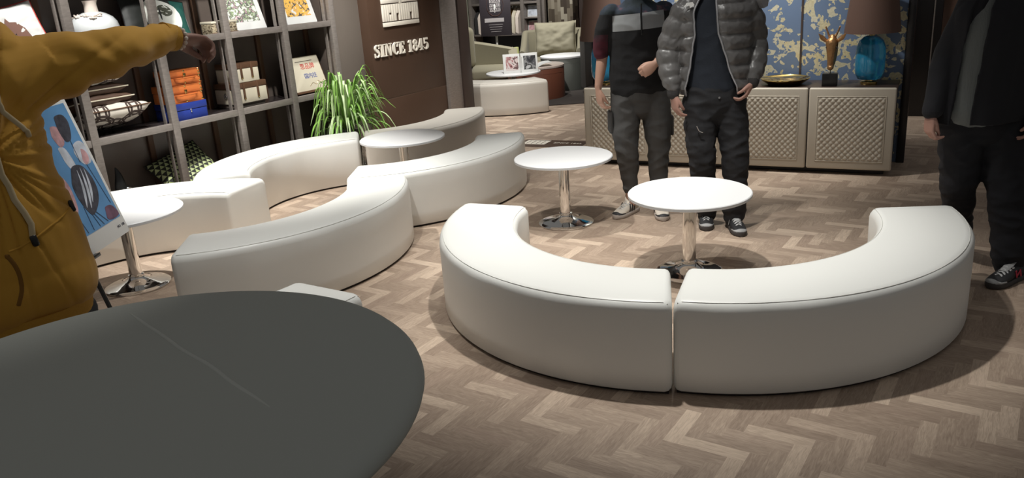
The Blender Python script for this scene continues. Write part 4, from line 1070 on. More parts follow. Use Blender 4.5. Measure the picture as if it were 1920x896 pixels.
# far shelf with hanging garments, poster, wood strip panel, posts
struct(finish('trim_9', nbox(-7.72, -7.27, 12.7, 13.2, 0, 3.2, BW, 0.004), 'sage_wall'))
Mx = BW
t = thing('garment_shelf', 'dark open wall shelf in the far lounge holding garments and boxed gifts', 'shelf', BW @ V((-6.2, 13.1, 0)))
X0, X1, X2, X3 = -7.22, -6.24, -6.18, -5.90
finish('back_board', nbox(X0, X3, 13.24, 13.28, 0, 2.4, BW), 'black_trim', t, smooth=False)
finish('lit_back_panel', nbox(X0 + 0.035, X1 - 0.002, 13.225, 13.239, 0.72, 1.19, BW), 'cream', t, smooth=False)  # added panel whose cream colour paints the warm lit interior
for z in (0.70, 1.22, 1.75, 2.3): finish('shelf_board', nbox(X0, X3, 12.90, 13.235, z - 0.02, z + 0.015, BW, 0.002), 'post', t)
for x in (X0, X1 + 0.03, X3): finish('upright', nbox(x - 0.03, x + 0.03, 12.88, 13.235, 0, 2.4, BW, 0.002), 'post', t)
finish('shelf_board', nbox(X1 + 0.06, X3 - 0.03, 12.90, 13.235, 0.955, 0.975, BW, 0.002), 'post', t)
cols9 = ['horse_a', 'bisque', 'cuff_dark', 'drum_top', 'navy_knit', 'cream', 'orange', 'brown_leather', 'gold', 'puffer', 'cream', 'blue_ink', 'cream', 'brown_leather']
rd = random.Random(4)
def garment(x, z, m, k, lab):
    bm = bmesh.new(); w = 0.052; rs = []
    for f, ww, hh in ((0, 0.012, 0), (0.10, 0.05, 0.0), (0.22, 0.12, 0), (0.35, 0.15, 0), (1.0, 0.16, 0)):
        zz = z - f * 0.40
        rs.append([BW @ V((x - w / 2 + 0.006 * math.sin(8 * f + k), 13.06 - ww, zz)), BW @ V((x + w / 2 + 0.006 * math.sin(8 * f + k), 13.06 - ww, zz - 0.02)), BW @ V((x + w / 2, 13.06 + ww, zz - 0.02)), BW @ V((x - w / 2, 13.06 + ww, zz))])
    rings(bm, rs)
    t = thing('hanging_garment', lab, 'garment', BW @ V((x, 13.06, z - 0.42)), 'garments hanging in the far shelf')
    finish('cloth', bm, m, t, angle=60)
    finish('hook', sweep(bmesh.new(), [BW @ V((x, 13.06, z)), BW @ V((x + 0.01, 13.06, z + 0.03)), BW @ V((x, 13.06, z + 0.05))], [0.003] * 3, seg=6), 'silver', t)
names9 = ['garment hanging in the far shelf left of the dark poster', 'garment hanging in the far shelf right of the dark poster']
cn = {'horse_a': 'brown', 'bisque': 'pinkish', 'cuff_dark': 'charcoal', 'drum_top': 'sand coloured', 'navy_knit': 'navy', 'cream': 'cream', 'orange': 'orange', 'brown_leather': 'dark brown', 'gold': 'golden', 'puffer': 'grey', 'blue_ink': 'blue'}
seq1 = ['cuff_dark', 'bisque', 'puffer', 'horse_a', 'navy_knit', 'drum_top']
seq2 = ['brown_leather', 'orange', 'blue_ink', 'gold', 'cream', 'bisque']   # one colour each
ordn = ['outermost ', 'second ', 'third ', 'fourth ', 'fifth ', 'innermost ']
for k, m in enumerate(seq1): garment(-7.14 + 0.072 * k, 1.13, m, k, ordn[k] + cn[m] + ' ' + names9[0])
for k, m in enumerate(seq2): garment(-6.69 + 0.070 * k, 1.13, m, k + 7, cn[m] + ' ' + names9[1] )
finish('hanging_rail', sweep(bmesh.new(), [BW @ V((X0 + 0.03, 13.06, 1.185)), BW @ V((X1, 13.06, 1.185))], [0.008, 0.008], seg=8, sub=1), 'silver', t)
for z, m, lb in ((0.976, 'petal_pale', 'pale blue boxed print in the far shelf, upper of two'), (0.716, 'petal_pink', 'pink boxed print in the far shelf, lower of two')):
    Mq = BW @ T((X1 + X3) / 2 + 0.015, 13.0, z) @ rot(-8, 'X')
    q = thing('boxed_print', lb, 'box', Mq @ V((0, 0, 0)), 'boxed prints in the far shelf')
    finish('box_body', nbox(-0.115, 0.115, 0, 0.05, 0, 0.20, Mq, 0.003), 'paper', q)
    finish('box_picture', nbox(-0.10, 0.10, -0.002, -0.0005, 0.02, 0.18, Mq), m, q, smooth=False)
# dark poster on a floor stand
Mx = fr((-0.02, 12.93, 0.80), (0.995, -0.10, 0), (0.10, 0.995, 0), (0, 0, 1)) @ rot(-7, 'X')
t = thing('poster_stand', 'dark poster with an oval emblem on a metal floor stand in the far lounge', 'poster', (-0.02, 13.0, 0))
finish('poster_board', nbox(-0.24, 0.24, 0, 0.015, 0, 0.78, Mx, 0.001), 'poster_black', t)
ov = [Mx @ V((0.13 * math.cos(a), -0.003, 0.46 + 0.165 * math.sin(a))) for a in [q * PI / 20 for q in range(41)]]
finish('oval_ring', sweep(bmesh.new(), ov, [(0.006, 0.002)] * 41, seg=6, sub=1, ref=(0, 1, 0), round_ends=False), 'horse_a', t)
finish('crown_mark', poly(bmesh.new(), [(-0.07, 0.60), (0.05, 0.62), (0.06, 0.65), (0.0, 0.66), (-0.06, 0.64)], -0.004, 0.003, Mx), 'poster_ink', t, smooth=False)
for z, s in ((0.52, 'STAR'), (0.455, 'WORLD'), (0.39, 'AWARD')):
    finish('word_block', nbox(-0.085, 0.085, -0.003, -0.0005, z - 0.027, z + 0.027, Mx), 'poster_ink', t, smooth=False)
    text('word', s, 0.058, Mx @ T(0, -0.0045, z), 'poster_black', t)
finish('title_block', nbox(-0.17, 0.13, -0.003, -0.0005, 0.205, 0.265, Mx), 'poster_ink', t, smooth=False)
for k in range(4): finish('printed_line', nbox(-0.11 + 0.01 * k, 0.11 - 0.01 * k, -0.003, -0.0005, 0.165 - 0.035 * k, 0.170 - 0.035 * k, Mx), 'poster_ink', t, smooth=False)
finish('stand_pole', sweep(bmesh.new(), [(-0.02, 12.99, 0.0), (-0.02, 12.99, 1.25)], [0.018, 0.018], seg=12, sub=1), 'white', t)
finish('stand_foot', lathe(bmesh.new(), [(0.16, 0), (0.16, 0.012), (0.02, 0.02)], -0.02, 12.99, seg=32), 'white', t)
struct(finish('trim_10', nbox(-5.78, -5.33, 13.0, 13.25, 0, 3.2, BW, 0.003), 'strips'))
struct(finish('trim_11', nbox(-5.845, -5.80, 12.9, 12.99, 0, 3.2, BW, 0.003), 'post'))
struct(finish('trim_12', nbox(-3.66, -3.42, 10.6, 10.85, 0, 3.2, BW, 0.003), 'brown_trim'))

# flat floor sign between benches and sideboard
Mx = fr((0.47, 8.26, 0), uB, nB, (0, 0, 1))
t = thing('floor_sign', 'flat dark sign lying on the floor with two pale lettered blocks', 'sign', (0.47, 8.26, 0))
finish('mat', nbox(-0.35, 0.36, -0.16, 0.17, 0.0005, 0.004, Mx), 'sign_panel', t, smooth=False)
finish('pale_block', nbox(-0.31, -0.05, -0.06, 0.13, 0.0045, 0.006, Mx), 'cream_letter', t, smooth=False)
me_t = text('lettering', 'SINCE 1845', 0.062, Mx @ T(0.17, 0.04, 0.005) @ rot(-90, 'X'), 'cream_letter', t)
for k in range(4): finish('block_slot', nbox(-0.27 + 0.055 * k, -0.262 + 0.055 * k, -0.03, 0.10, 0.0062, 0.0068, Mx), 'sign_panel', t, smooth=False)

# ---------------------------------------------------------------- floral poster beside the left table
L14 = R(14.5)
PM = fr((-1.83, 3.75, 0.65), (0.03, 1, 0), (-1, 0.03, 0), (0, 0, 1)) @ rot(-14.5, 'X')
t = thing('poster_easel', 'tulip poster leaning on an easel between the person in mustard and the left table', 'poster', (-2.0, 3.45, 0))
bd = finish('poster_board', nbox(-0.52, 0, 0, 0.008, 0, 0.705, PM, 0.001), 'paper', t)
def flat(name, pts, m, lift, par=None, th=0.0006):
    return finish(name, poly(bmesh.new(), pts, -lift, th, PM), m, par or bd, smooth=False)
flat('picture', [(-0.49, 0.646), (-0.025, 0.648), (-0.020, 0.084), (-0.49, 0.081)], 'poster_blue', 0.0012)
def smooth_poly(pts, n=5):
    c = catmull([pts[-1]] + pts + [pts[0], pts[1]], n)
    return [(a[0], a[1]) for a in c[n:-2 * n]]
tul = [('tulip', [(-0.229, 0.468), (-0.181, 0.462), (-0.163, 0.402), (-0.167, 0.367), (-0.208, 0.372), (-0.226, 0.412)], 'petal_pale', 0.0020),
       ('tulip', [(-0.213, 0.563), (-0.165, 0.559), (-0.147, 0.521), (-0.166, 0.479), (-0.207, 0.473), (-0.228, 0.527)], 'petal_pink', 0.0022),
       ('tulip', [(-0.15, 0.596), (-0.116, 0.605), (-0.078, 0.598), (-0.062, 0.565), (-0.076, 0.524), (-0.105, 0.487), (-0.143, 0.484), (-0.158, 0.508), (-0.161, 0.554)], 'petal_dark', 0.0026),
       ('tulip', [(-0.109, 0.462), (-0.055, 0.471), (-0.026, 0.448), (-0.024, 0.41), (-0.026, 0.374), (-0.051, 0.36), (-0.095, 0.365), (-0.121, 0.398), (-0.129, 0.43)], 'petal_pale', 0.0022),
       ('tulip', [(-0.071, 0.433), (-0.042, 0.415), (-0.043, 0.379), (-0.079, 0.361), (-0.094, 0.386)], 'petal_pink', 0.0028),
       ('tulip', [(-0.212, 0.368), (-0.167, 0.378), (-0.118, 0.36), (-0.091, 0.306), (-0.093, 0.241), (-0.135, 0.186), (-0.208, 0.149), (-0.241, 0.175), (-0.262, 0.243), (-0.255, 0.311)], 'petal_dark', 0.0026),
       ('tulip', [(-0.108, 0.151), (-0.056, 0.151), (-0.030, 0.125), (-0.027, 0.094), (-0.097, 0.090), (-0.128, 0.107)], 'petal_plum', 0.0024),
       ('tulip', [(-0.36, 0.30), (-0.31, 0.36), (-0.28, 0.30), (-0.30, 0.20), (-0.35, 0.18), (-0.39, 0.24)], 'petal_pink', 0.0022),
       ('tulip', [(-0.42, 0.52), (-0.36, 0.58), (-0.31, 0.50), (-0.34, 0.42), (-0.40, 0.40), (-0.44, 0.46)], 'petal_pale', 0.0022)]
for n_, pts, m, l in tul: flat(n_, smooth_poly(pts), m, l)
for k, (x0, x1, z0, z1) in enumerate(((-0.235, -0.175, 0.19, 0.355), (-0.205, -0.145, 0.18, 0.36), (-0.175, -0.120, 0.20, 0.35))):
    pts = [PM @ V((x0 + (x1 - x0) * f + 0.012 * math.sin(f * PI), -0.0034, z0 + (z1 - z0) * f)) for f in [q / 6 for q in range(7)]]
    finish('petal_streak', sweep(bmesh.new(), pts, [(0.002, 0.0006), (0.007, 0.0007), (0.009, 0.0007), (0.009, 0.0007), (0.007, 0.0007), (0.004, 0.0006), (0.001, 0.0005)], seg=6, sub=2, ref=(0.03, 1, 0)), 'petal_pale', bd)
for a, b in (((-0.222, 0.155), (-0.205, 0.09)), ((-0.205, 0.15), (-0.170, 0.09)), ((-0.19, 0.16), (-0.13, 0.092)), ((-0.08, 0.36), (-0.045, 0.16)), ((-0.255, 0.20), (-0.262, 0.09)), ((-0.112, 0.49), (-0.12, 0.38)), ((-0.33, 0.18), (-0.31, 0.09)), ((-0.37, 0.4), (-0.36, 0.09))):
    finish('tulip_stem', sweep(bmesh.new(), [PM @ V((a[0], -0.002, a[1])), PM @ V((b[0], -0.002, b[1]))], [(0.003, 0.0006), (0.003, 0.0006)], seg=6, sub=1, ref=(0.03, 1, 0)), 'tulip_stem', bd)
text('caption', 'NO  108', 0.018, PM @ T(-0.050, -0.0006, 0.045), 'petal_dark', bd)
for nmx, pts in (('easel_leg', [PM @ V((-0.48, 0.02, 0.69)), V((-1.72, 3.22, 0.0))]), ('easel_leg', [PM @ V((-0.36, 0.02, 0.69)), V((-1.72, 3.38, 0.0))]), ('easel_leg', [PM @ V((-0.25, 0.03, 0.68)), V((-2.32, 3.48, 0.0))])):
    finish(nmx, sweep(bmesh.new(), pts, [0.010, 0.010], seg=8, sub=1), 'black_plastic', t)
finish('easel_ledge', nbox(-0.50, -0.33, -0.02, 0.03, -0.016, -0.001, PM, 0.002), 'black_plastic', t)

# ---------------------------------------------------------------- people
def bend(v, axis, deg): return Matrix.Rotation(R(deg), 3, axis) @ v
def hand(bm, w, fd, pn, sd, curl=(20, 28, 22), thumb=(35, 18), s=1.0, spread=4, tcurl=1.0):
    """w wrist, fd finger direction, pn palm normal (side the fingers close to), sd towards the thumb"""
    fd = V(fd).normalized(); pn = V(pn); pn = (pn - fd * pn.dot(fd)).normalized(); ax = pn.cross(fd).normalized()
    if ax.dot(V(sd)) < 0: ax_t = -ax
    else: ax_t = ax
    w = V(w)
    pl_ = 0.088 * s
    sweep(bm, [w - fd * 0.03 * s, w, w + fd * 0.03 * s, w + fd * 0.062 * s, w + fd * pl_], [(0.024 * s, 0.020 * s), (0.026 * s, 0.018 * s), (0.036 * s, 0.017 * s), (0.041 * s, 0.015 * s), (0.038 * s, 0.012 * s)], seg=16, sub=3, ref=ax_t)
    rotax = fd.cross(pn).normalized()
    for k, (off, ln) in enumerate(((0.029, 0.93), (0.0098, 1.0), (-0.0098, 0.95), (-0.029, 0.76))):
        b = w + ax_t * off * s + fd * (pl_ - (0.004 if k in (1, 2) else 0.010)) * s
        d = bend(fd, pn, 0); d = (fd + ax_t * (off / 0.029) * math.tan(R(spread))).normalized()
        pts = [b - d * 0.02 * s]; pts.append(b)
        c = k * 2.5
        for seg_l, cu_ in zip((0.042, 0.026, 0.021), curl):
            d = (Matrix.Rotation(R(cu_ + c), 3, rotax) @ d).normalized(); b = b + d * seg_l * ln * s; pts.append(b)
        r0 = 0.0088 * s * (0.88 if k == 3 else 1)
        sweep(bm, pts, [r0 * 1.05, r0 * 1.05, r0, r0 * 0.93, r0 * 0.80], seg=10, sub=3, ref=ax_t)
    b = w + ax_t * 0.020 * s + fd * 0.022 * s + pn * 0.006 * s
    d = (fd * math.cos(R(thumb[0])) + ax_t * math.sin(R(thumb[0])) + pn * 0.35).normalized()
    pts = [b - d * 0.008 * s, b + d * 0.034 * s]
    d2 = (d + fd * 0.5 + pn * 0.25 * tcurl - ax_t * 0.35 * tcurl).normalized(); pts.append(pts[-1] + d2 * 0.030 * s)
    d3 = (d2 + pn * 0.3 * tcurl - ax_t * 0.25 * tcurl).normalized(); pts.append(pts[-1] + d3 * 0.024 * s)
    sweep(bm, pts, [0.015 * s, 0.0125 * s, 0.0105 * s, 0.0088 * s], seg=12, sub=3, ref=pn)
def nail_tips(parent, *a): pass
def head(bm, c, f, s=1.0):
    """skull, jaw, nose, lips, ears and neck root merged in the body; c = centre of head, f = facing"""
    f = V(f).normalized(); sd = V((0, 0, 1)).cross(f).normalized(); c = V(c)
    Mh = Matrix(((sd.x, f.x, 0, c.x), (sd.y, f.y, 0, c.y), (0, 0, 1, c.z), (0, 0, 0, 1)))
    ell(bm, (0, -0.012, 0.025), (0.076 * s, 0.094 * s, 0.095 * s), 24, Mh)
    sweep(bm, [Mh @ V(p) for p in ((0, 0.03, 0.03), (0, 0.038, -0.03), (0, 0.045, -0.075), (0, 0.050, -0.100))], [(0.070, 0.062), (0.064, 0.058), (0.050, 0.046), (0.030, 0.028)], seg=20, ref=sd)
    sweep(bm, [Mh @ V(p) for p in ((0, 0.086, 0.018), (0, 0.102, -0.006), (0, 0.108, -0.024))], [(0.009, 0.010), (0.012, 0.012), (0.017, 0.011)], seg=12, ref=sd)
    for z, r in ((-0.048, 0.007), (-0.060, 0.008)): sweep(bm, [Mh @ V((-0.024, 0.082, z)), Mh @ V((0, 0.093, z + 0.001)), Mh @ V((0.024, 0.082, z))], [r * 0.6, r, r * 0.6], seg=8)
    for sx in (-1, 1):
        sweep(bm, [Mh @ V((sx * 0.018, 0.080, 0.030)), Mh @ V((sx * 0.052, 0.066, 0.030))], [0.010, 0.008], seg=8)
        ell(bm, (sx * 0.079, -0.012, -0.004), (0.010, 0.020, 0.032), 12, Mh)
    return Mh
def head_parts(Mh, body, hair='hair'):
    bm = bmesh.new(); ell(bm, (0, -0.024, 0.045), (0.086, 0.100, 0.090), 28, Mh)
    def f(co, n):
        l = Mh.inverted() @ co
        k = noise.noise(co * 55) * 0.004
        if l.y > 0.045 and l.z < 0.075: return -0.03
        if l.z < -0.01 and l.y > -0.02: return -0.03
        return k
    remeshed('hair', bm, hair, body, 0.006, 1, fold=f)
    for sx in (-1, 1):
        b2 = bmesh.new(); ell(b2, (sx * 0.032, 0.074, 0.010), (0.013, 0.011, 0.009), 14, Mh); e = finish('eye', b2, 'white', body)
        b2 = bmesh.new(); ell(b2, (sx * 0.032, 0.0835, 0.010), (0.0055, 0.003, 0.0055), 12, Mh); finish('iris', b2, 'eye', body)
        finish('eyebrow', sweep(bmesh.new(), [Mh @ V((sx * 0.016, 0.089, 0.034)), Mh @ V((sx * 0.034, 0.086, 0.040)), Mh @ V((sx * 0.050, 0.073, 0.035))], [0.002, 0.0035, 0.0015], seg=6), 'hair', body)
def wrinkle(amp, sc, st=(1, 1, 1), sd=0.0):
    def f(co, n):
        q = V((co.x * st[0] * sc + sd, co.y * st[1] * sc, co.z * st[2] * sc))
        return (abs(noise.noise(q)) * -2 + 0.5) * amp + noise.noise(q * 2.7) * amp * 0.35
    return f
def shoe(parent, heel, toe, style, mirror=1):
    heel, toe = V((*heel, 0)), V((*toe, 0)); d = (toe - heel); ln = d.length; d.normalize(); sd = V((-d.y, d.x, 0))
    Mx = Matrix(((d.x * ln / 0.29, sd.x, 0, heel.x), (d.y * ln / 0.29, sd.y, 0, heel.y), (0, 0, 1, 0), (0, 0, 0, 1)))
    mats = {'court': ('shoe_white', 'sole', 'shoe_black'), 'run': ('shoe_black', 'sole_dark', 'shoe_grey'), 'red': ('shoe_black', 'sole_dark', 'shoe_grey')}[style]
    prof = [(0.004, 0.020, 0.075), (0.015, 0.031, 0.092), (0.05, 0.036, 0.100), (0.095, 0.037, 0.102), (0.135, 0.040, 0.090), (0.175, 0.046, 0.072), (0.215, 0.047, 0.058), (0.250, 0.041, 0.050), (0.272, 0.030, 0.044), (0.286, 0.012, 0.034)]
    rs = []
    for x, w, h in prof:
        r = []
        for k in range(20):
            a = 2 * PI * k / 20; c_, s_ = math.cos(a), math.sin(a)
            z = 0.018 + (h - 0.018) * (0.5 + 0.5 * s_) if s_ > -0.6 else 0.022
            wid = w * (abs(c_) ** 0.7) * (1.0 - 0.30 * max(0, s_) ** 1.5 * (h > 0.08))
            r.append(Mx @ V((x, math.copysign(wid, c_), max(0.018, z))))
        rs.append(r)
    bm = bmesh.new(); rings(bm, rs)
    up = finish('shoe', bm, mats[0], parent, angle=60)
    rs = []
    for z, g in ((0.0, -0.003), (0.004, 0.002), (0.024, 0.004), (0.030, 0.001)):
        r = []
        outl = [(x, w) for x, w, h in prof]
        loop = [(x - (0.003 if x < 0.02 else 0) + (0.004 if x > 0.28 else 0), w + g) for x, w in outl] + [(x - (0.003 if x < 0.02 else 0) + (0.004 if x > 0.28 else 0), -(w + g)) for x, w in outl[::-1]]
        r = [Mx @ V((x, y, z + (0.004 if x > 0.26 else 0))) for x, y in loop]; rs.append(r)
    bm = bmesh.new(); rings(bm, rs); finish('sole', bm, mats[1], up, angle=50)
    # toe guard / overlay
    rs = []
    for x, w, h in prof[6:]:
        rs.append([Mx @ V((x + 0.001, (w + 0.0025) * math.cos(a), 0.018 + (min(h, 0.044) - 0.014) * (0.5 + 0.5 * math.sin(a)))) for a in [2 * PI * k / 20 for k in range(20)]])
    bm = bmesh.new(); rings(bm, rs); finish('toe_overlay', bm, mats[2] if style != 'red' else 'shoe_grey', up, angle=60)
    for k in range(5):
        x = 0.125 + 0.020 * k; h = 0.094 - 0.0085 * k + 0.002
        finish('lace', sweep(bmesh.new(), [Mx @ V((x, -0.024, h - 0.012)), Mx @ V((x + 0.004, 0, h + 0.003)), Mx @ V((x + 0.010, 0.024, h - 0.012))], [(0.004, 0.003)] * 3, seg=8), 'lace', up)
        finish('lace', sweep(bmesh.new(), [Mx @ V((x, 0.024, h - 0.012)), Mx @ V((x + 0.004, 0, h + 0.003)), Mx @ V((x + 0.010, -0.024, h - 0.012))], [(0.004, 0.003)] * 3, seg=8), 'lace', up)
    rs = []
    hi = 0.20 if style == 'court' else 0.125
    finish('tongue', sweep(bmesh.new(), [Mx @ V((0.175, 0, 0.074)), Mx @ V((0.125, 0, 0.10)), Mx @ V((0.095, 0, hi))], [(0.018, 0.005), (0.023, 0.005), (0.026, 0.005)], seg=12, ref=sd), mats[0] if style == 'court' else 'shoe_grey', up)
    for sy in (-1, 1):
        if style == 'court':
            for k in range(3):
                x = 0.085 + 0.028 * k
                pts = [Mx @ V((x + 0.016, sy * 0.0425, 0.034)), Mx @ V((x + 0.006, sy * 0.042, 0.058)), Mx @ V((x - 0.004, sy * 0.034, 0.084))]
                finish('stripe', sweep(bmesh.new(), pts, [(0.007, 0.002)] * 3, seg=8, ref=d), 'shoe_black', up)
            finish('heel_tab', nbox(-0.002, 0.010, -0.020, 0.020, 0.06, 0.092, Mx, 0.003), 'shoe_black', up) if sy == 1 else None
        else:
            mc = 'shoe_red' if style == 'red' else 'shoe_grey'; x0 = 0.085; y = sy * 0.0425
            for a, b in (((x0, 0.036), (x0 + 0.010, 0.074)), ((x0 + 0.010, 0.074), (x0 + 0.036, 0.036)), ((x0 + 0.036, 0.036), (x0 + 0.046, 0.074))):
                finish('side_mark', sweep(bmesh.new(), [Mx @ V((a[0], y, a[1])), Mx @ V((b[0], y * 0.93, b[1]))], [(0.006, 0.002), (0.006, 0.002)], seg=8, sub=1, ref=d, round_ends=False), mc, up)
            if style == 'red' and sy == 1: finish('heel_counter', nbox(-0.002, 0.030, -0.035, 0.035, 0.03, 0.085, Mx, 0.008), 'shoe_red', up)
def leg_skin(bm, hip, knee, ank):
    sweep(bm, [hip, V(hip).lerp(V(knee), 0.5), knee, V(knee).lerp(V(ank), 0.4), ank, V(ank) - V((0, 0, 0.03))], [0.078, 0.068, 0.052, 0.050, 0.036, 0.036], seg=16)
def arm_skin(bm, sh, el, wr):
    sweep(bm, [sh, V(sh).lerp(V(el), 0.5), el, V(el).lerp(V(wr), 0.35), wr], [0.048, 0.044, 0.038, 0.037, 0.026], seg=16)
def torso_skin(bm, cx, cy, z0, zn, hc, ref=(1, 0, 0), w=0.16):
    sweep(bm, [(cx, cy, z0), (cx, cy, z0 + 0.18), (cx, cy, (z0 + zn) / 2 + 0.06), (cx, cy, zn - 0.11), (cx, cy, zn - 0.02)], [(w, 0.10), (w * 0.88, 0.085), (w, 0.10), (w * 1.05, 0.09), (0.07, 0.065)], seg=24, ref=ref)
    sweep(bm, [(cx, cy, zn - 0.06), (cx, cy, zn + 0.03), V(hc) + V((0, 0, -0.05))], [0.062, 0.056, 0.055], seg=18, ref=ref)

# --- man with the pale chest block
t = thing('person', 'man in a black top with pale grey chest block, grey trousers and white sneakers', 'person', (0.95, 5.58, 0))
bm = bmesh.new()
hc = (0.955, 5.57, 1.64)
torso_skin(bm, 0.95, 5.60, 0.90, 1.47, hc); Mh = head(bm, hc, (0.02, -1, 0))
arm_skin(bm, (0.77, 5.60, 1.385), (0.705, 5.63, 1.13), (0.662, 5.575, 0.925))
hand(bm, (0.660, 5.570, 0.905), (0.10, -0.10, -1), (0.9, 0.35, 0), (0.2, -1, 0), curl=(22, 38, 30), thumb=(22, 0))
arm_skin(bm, (1.13, 5.60, 1.385), (1.175, 5.60, 1.125), (1.035, 5.41, 1.085))
hand(bm, (1.02, 5.395, 1.075), (-0.85, -0.25, -0.50), (-0.25, 0.85, -0.3), (-0.3, -0.35, 0.9), curl=(52, 78, 50), thumb=(30, 0), spread=1)
leg_skin(bm, (0.86, 5.60, 0.88), (0.85, 5.56, 0.48), (0.875, 5.60, 0.11)); leg_skin(bm, (1.04, 5.60, 0.88), (1.06, 5.56, 0.48), (1.065, 5.56, 0.11))
b = remeshed('body', bm, 'skin', t, 0.0045, 2); head_parts(Mh, b)
bm = bmesh.new()
sweep(bm, [(0.95, 5.60, 0.905), (0.95, 5.60, 1.0), (0.95, 5.60, 1.15), (0.95, 5.60, 1.30), (0.95, 5.60, 1.405), (0.95, 5.60, 1.46), (0.95, 5.595, 1.50)], [(0.206, 0.148), (0.206, 0.148), (0.198, 0.138), (0.208, 0.138), (0.195, 0.12), (0.11, 0.09), (0.075, 0.075)], seg=32, ref=(1, 0, 0))
sweep(bm, [(0.765, 5.60, 1.395), (0.722, 5.615, 1.29), (0.700, 5.63, 1.19), (0.695, 5.625, 1.145)], [0.072, 0.067, 0.058, 0.050], seg=18)
sweep(bm, [(1.115, 5.60, 1.395), (1.16, 5.60, 1.27), (1.175, 5.60, 1.14), (1.145, 5.56, 1.115)], [0.072, 0.066, 0.058, 0.050], seg=18)
remeshed('sweatshirt', bm, 'track', t, 0.007, 3, fold=wrinkle(0.006, 7, (1, 1, 1.4), 3))
finish('zip', nbox(0.941, 0.949, 5.452, 5.470, 1.26, 1.46, ID, 0.002), 'black_plastic', t)
bm = bmesh.new()
sweep(bm, [(0.95, 5.60, 0.96), (0.95, 5.60, 0.86), (0.95, 5.60, 0.80)], [(0.185, 0.128), (0.195, 0.135), (0.17, 0.12)], seg=28)
sweep(bm, [(0.855, 5.60, 0.86), (0.842, 5.585, 0.66), (0.845, 5.565, 0.50), (0.862, 5.585, 0.34), (0.873, 5.60, 0.175)], [(0.108, 0.115), (0.098, 0.105), (0.084, 0.09), (0.068, 0.075), (0.050, 0.056)], seg=24)
sweep(bm, [(1.045, 5.60, 0.86), (1.065, 5.585, 0.66), (1.07, 5.565, 0.50), (1.068, 5.57, 0.34), (1.066, 5.57, 0.17)], [(0.108, 0.115), (0.098, 0.105), (0.082, 0.09), (0.068, 0.075), (0.052, 0.056)], seg=24)
tr = remeshed('trousers', bm, 'grey_trouser', t, 0.007, 3, fold=wrinkle(0.010, 6, (1.2, 1, 1.8), 8))
finish('cargo_pocket', nbox(0.728, 0.752, 5.54, 5.66, 0.60, 0.75, ID, 0.01), 'grey_trouser', t)
finish('cargo_pocket', nbox(1.150, 1.172, 5.53, 5.65, 0.56, 0.70, ID, 0.01), 'grey_trouser', t)
shoe(t, (0.925, 5.665), (0.735, 5.475), 'court'); shoe(t, (1.07, 5.62), (1.060, 5.345), 'court')
ws = [V((1.043, 5.42, 1.088)) + V((0.0, 0, 0)) for _ in range(1)][0]
wd_ = (V((1.175, 5.60, 1.125)) - V((1.035, 5.41, 1.085))).normalized()
s1_ = wd_.cross(V((0, 0, 1))).normalized(); s2_ = wd_.cross(s1_)
rp = [ws + wd_ * 0.012 + s1_ * 0.031 * math.cos(a) + s2_ * 0.031 * math.sin(a) for a in [q * PI / 12 for q in range(25)]]
wt = finish('wristwatch', sweep(bmesh.new(), rp, [(0.008, 0.003)] * 25, seg=8, sub=1, ref=wd_, round_ends=False), 'silver', t)

# --- man in the puffer jacket
t = thing('person', 'man in an open grey puffer jacket over a dark sweater, one hand in his pocket', 'person', (1.37, 5.10, 0))
bm = bmesh.new(); hc = (1.32, 5.07, 1.68)
torso_skin(bm, 1.335, 5.12, 0.90, 1.51, hc); Mh = head(bm, hc, (-0.05, -1, 0))
arm_skin(bm, (1.145, 5.12, 1.42), (1.060, 5.14, 1.17), (1.066, 5.06, 0.93))
hand(bm, (1.068, 5.055, 0.915), (0.12, -0.06, -1), (0.9, 0.3, 0), (0.1, -1, 0), curl=(20, 30, 22), thumb=(20, 0))
arm_skin(bm, (1.525, 5.12, 1.42), (1.595, 5.17, 1.19), (1.548, 5.02, 0.985))
hand(bm, (1.545, 5.01, 0.965), (-0.45, -0.05, -0.9), (-0.8, 0.35, 0.3), (-0.6, -0.8, 0.2), curl=(25, 35, 25), thumb=(40, 0))
leg_skin(bm, (1.255, 5.12, 0.88), (1.26, 5.10, 0.48), (1.32, 5.22, 0.11)); leg_skin(bm, (1.43, 5.12, 0.88), (1.465, 5.08, 0.48), (1.475, 5.10, 0.11))
b = remeshed('body', bm, 'skin_shade', t, 0.0045, 2); head_parts(Mh, b)
bm = bmesh.new()
sweep(bm, [(1.335, 5.12, 0.935), (1.335, 5.12, 1.1), (1.335, 5.12, 1.3), (1.335, 5.12, 1.43), (1.335, 5.12, 1.50), (1.335, 5.115, 1.54)], [(0.175, 0.128), (0.172, 0.125), (0.182, 0.125), (0.17, 0.105), (0.085, 0.08), (0.068, 0.068)], seg=30)
remeshed('sweater', bm, 'navy_knit', t, 0.007, 3, fold=wrinkle(0.004, 8, (1, 1, 1.2), 5))
bm = bmesh.new()
sweep(bm, [(1.335, 5.12, 0.98), (1.335, 5.12, 0.88), (1.335, 5.12, 0.82)], [(0.172, 0.120), (0.192, 0.128), (0.18, 0.12)], seg=28)
sweep(bm, [(1.245, 5.12, 0.86), (1.250, 5.11, 0.66), (1.258, 5.09, 0.49), (1.285, 5.15, 0.30), (1.318, 5.215, 0.13), (1.325, 5.225, 0.075)], [(0.106, 0.112), (0.098, 0.102), (0.086, 0.09), (0.075, 0.082), (0.070, 0.078), (0.060, 0.066)], seg=24)
sweep(bm, [(1.435, 5.12, 0.86), (1.455, 5.10, 0.66), (1.465, 5.07, 0.49), (1.472, 5.08, 0.30), (1.475, 5.10, 0.13), (1.475, 5.11, 0.075)], [(0.106, 0.112), (0.098, 0.102), (0.086, 0.09), (0.076, 0.082), (0.074, 0.08), (0.064, 0.068)], seg=24)
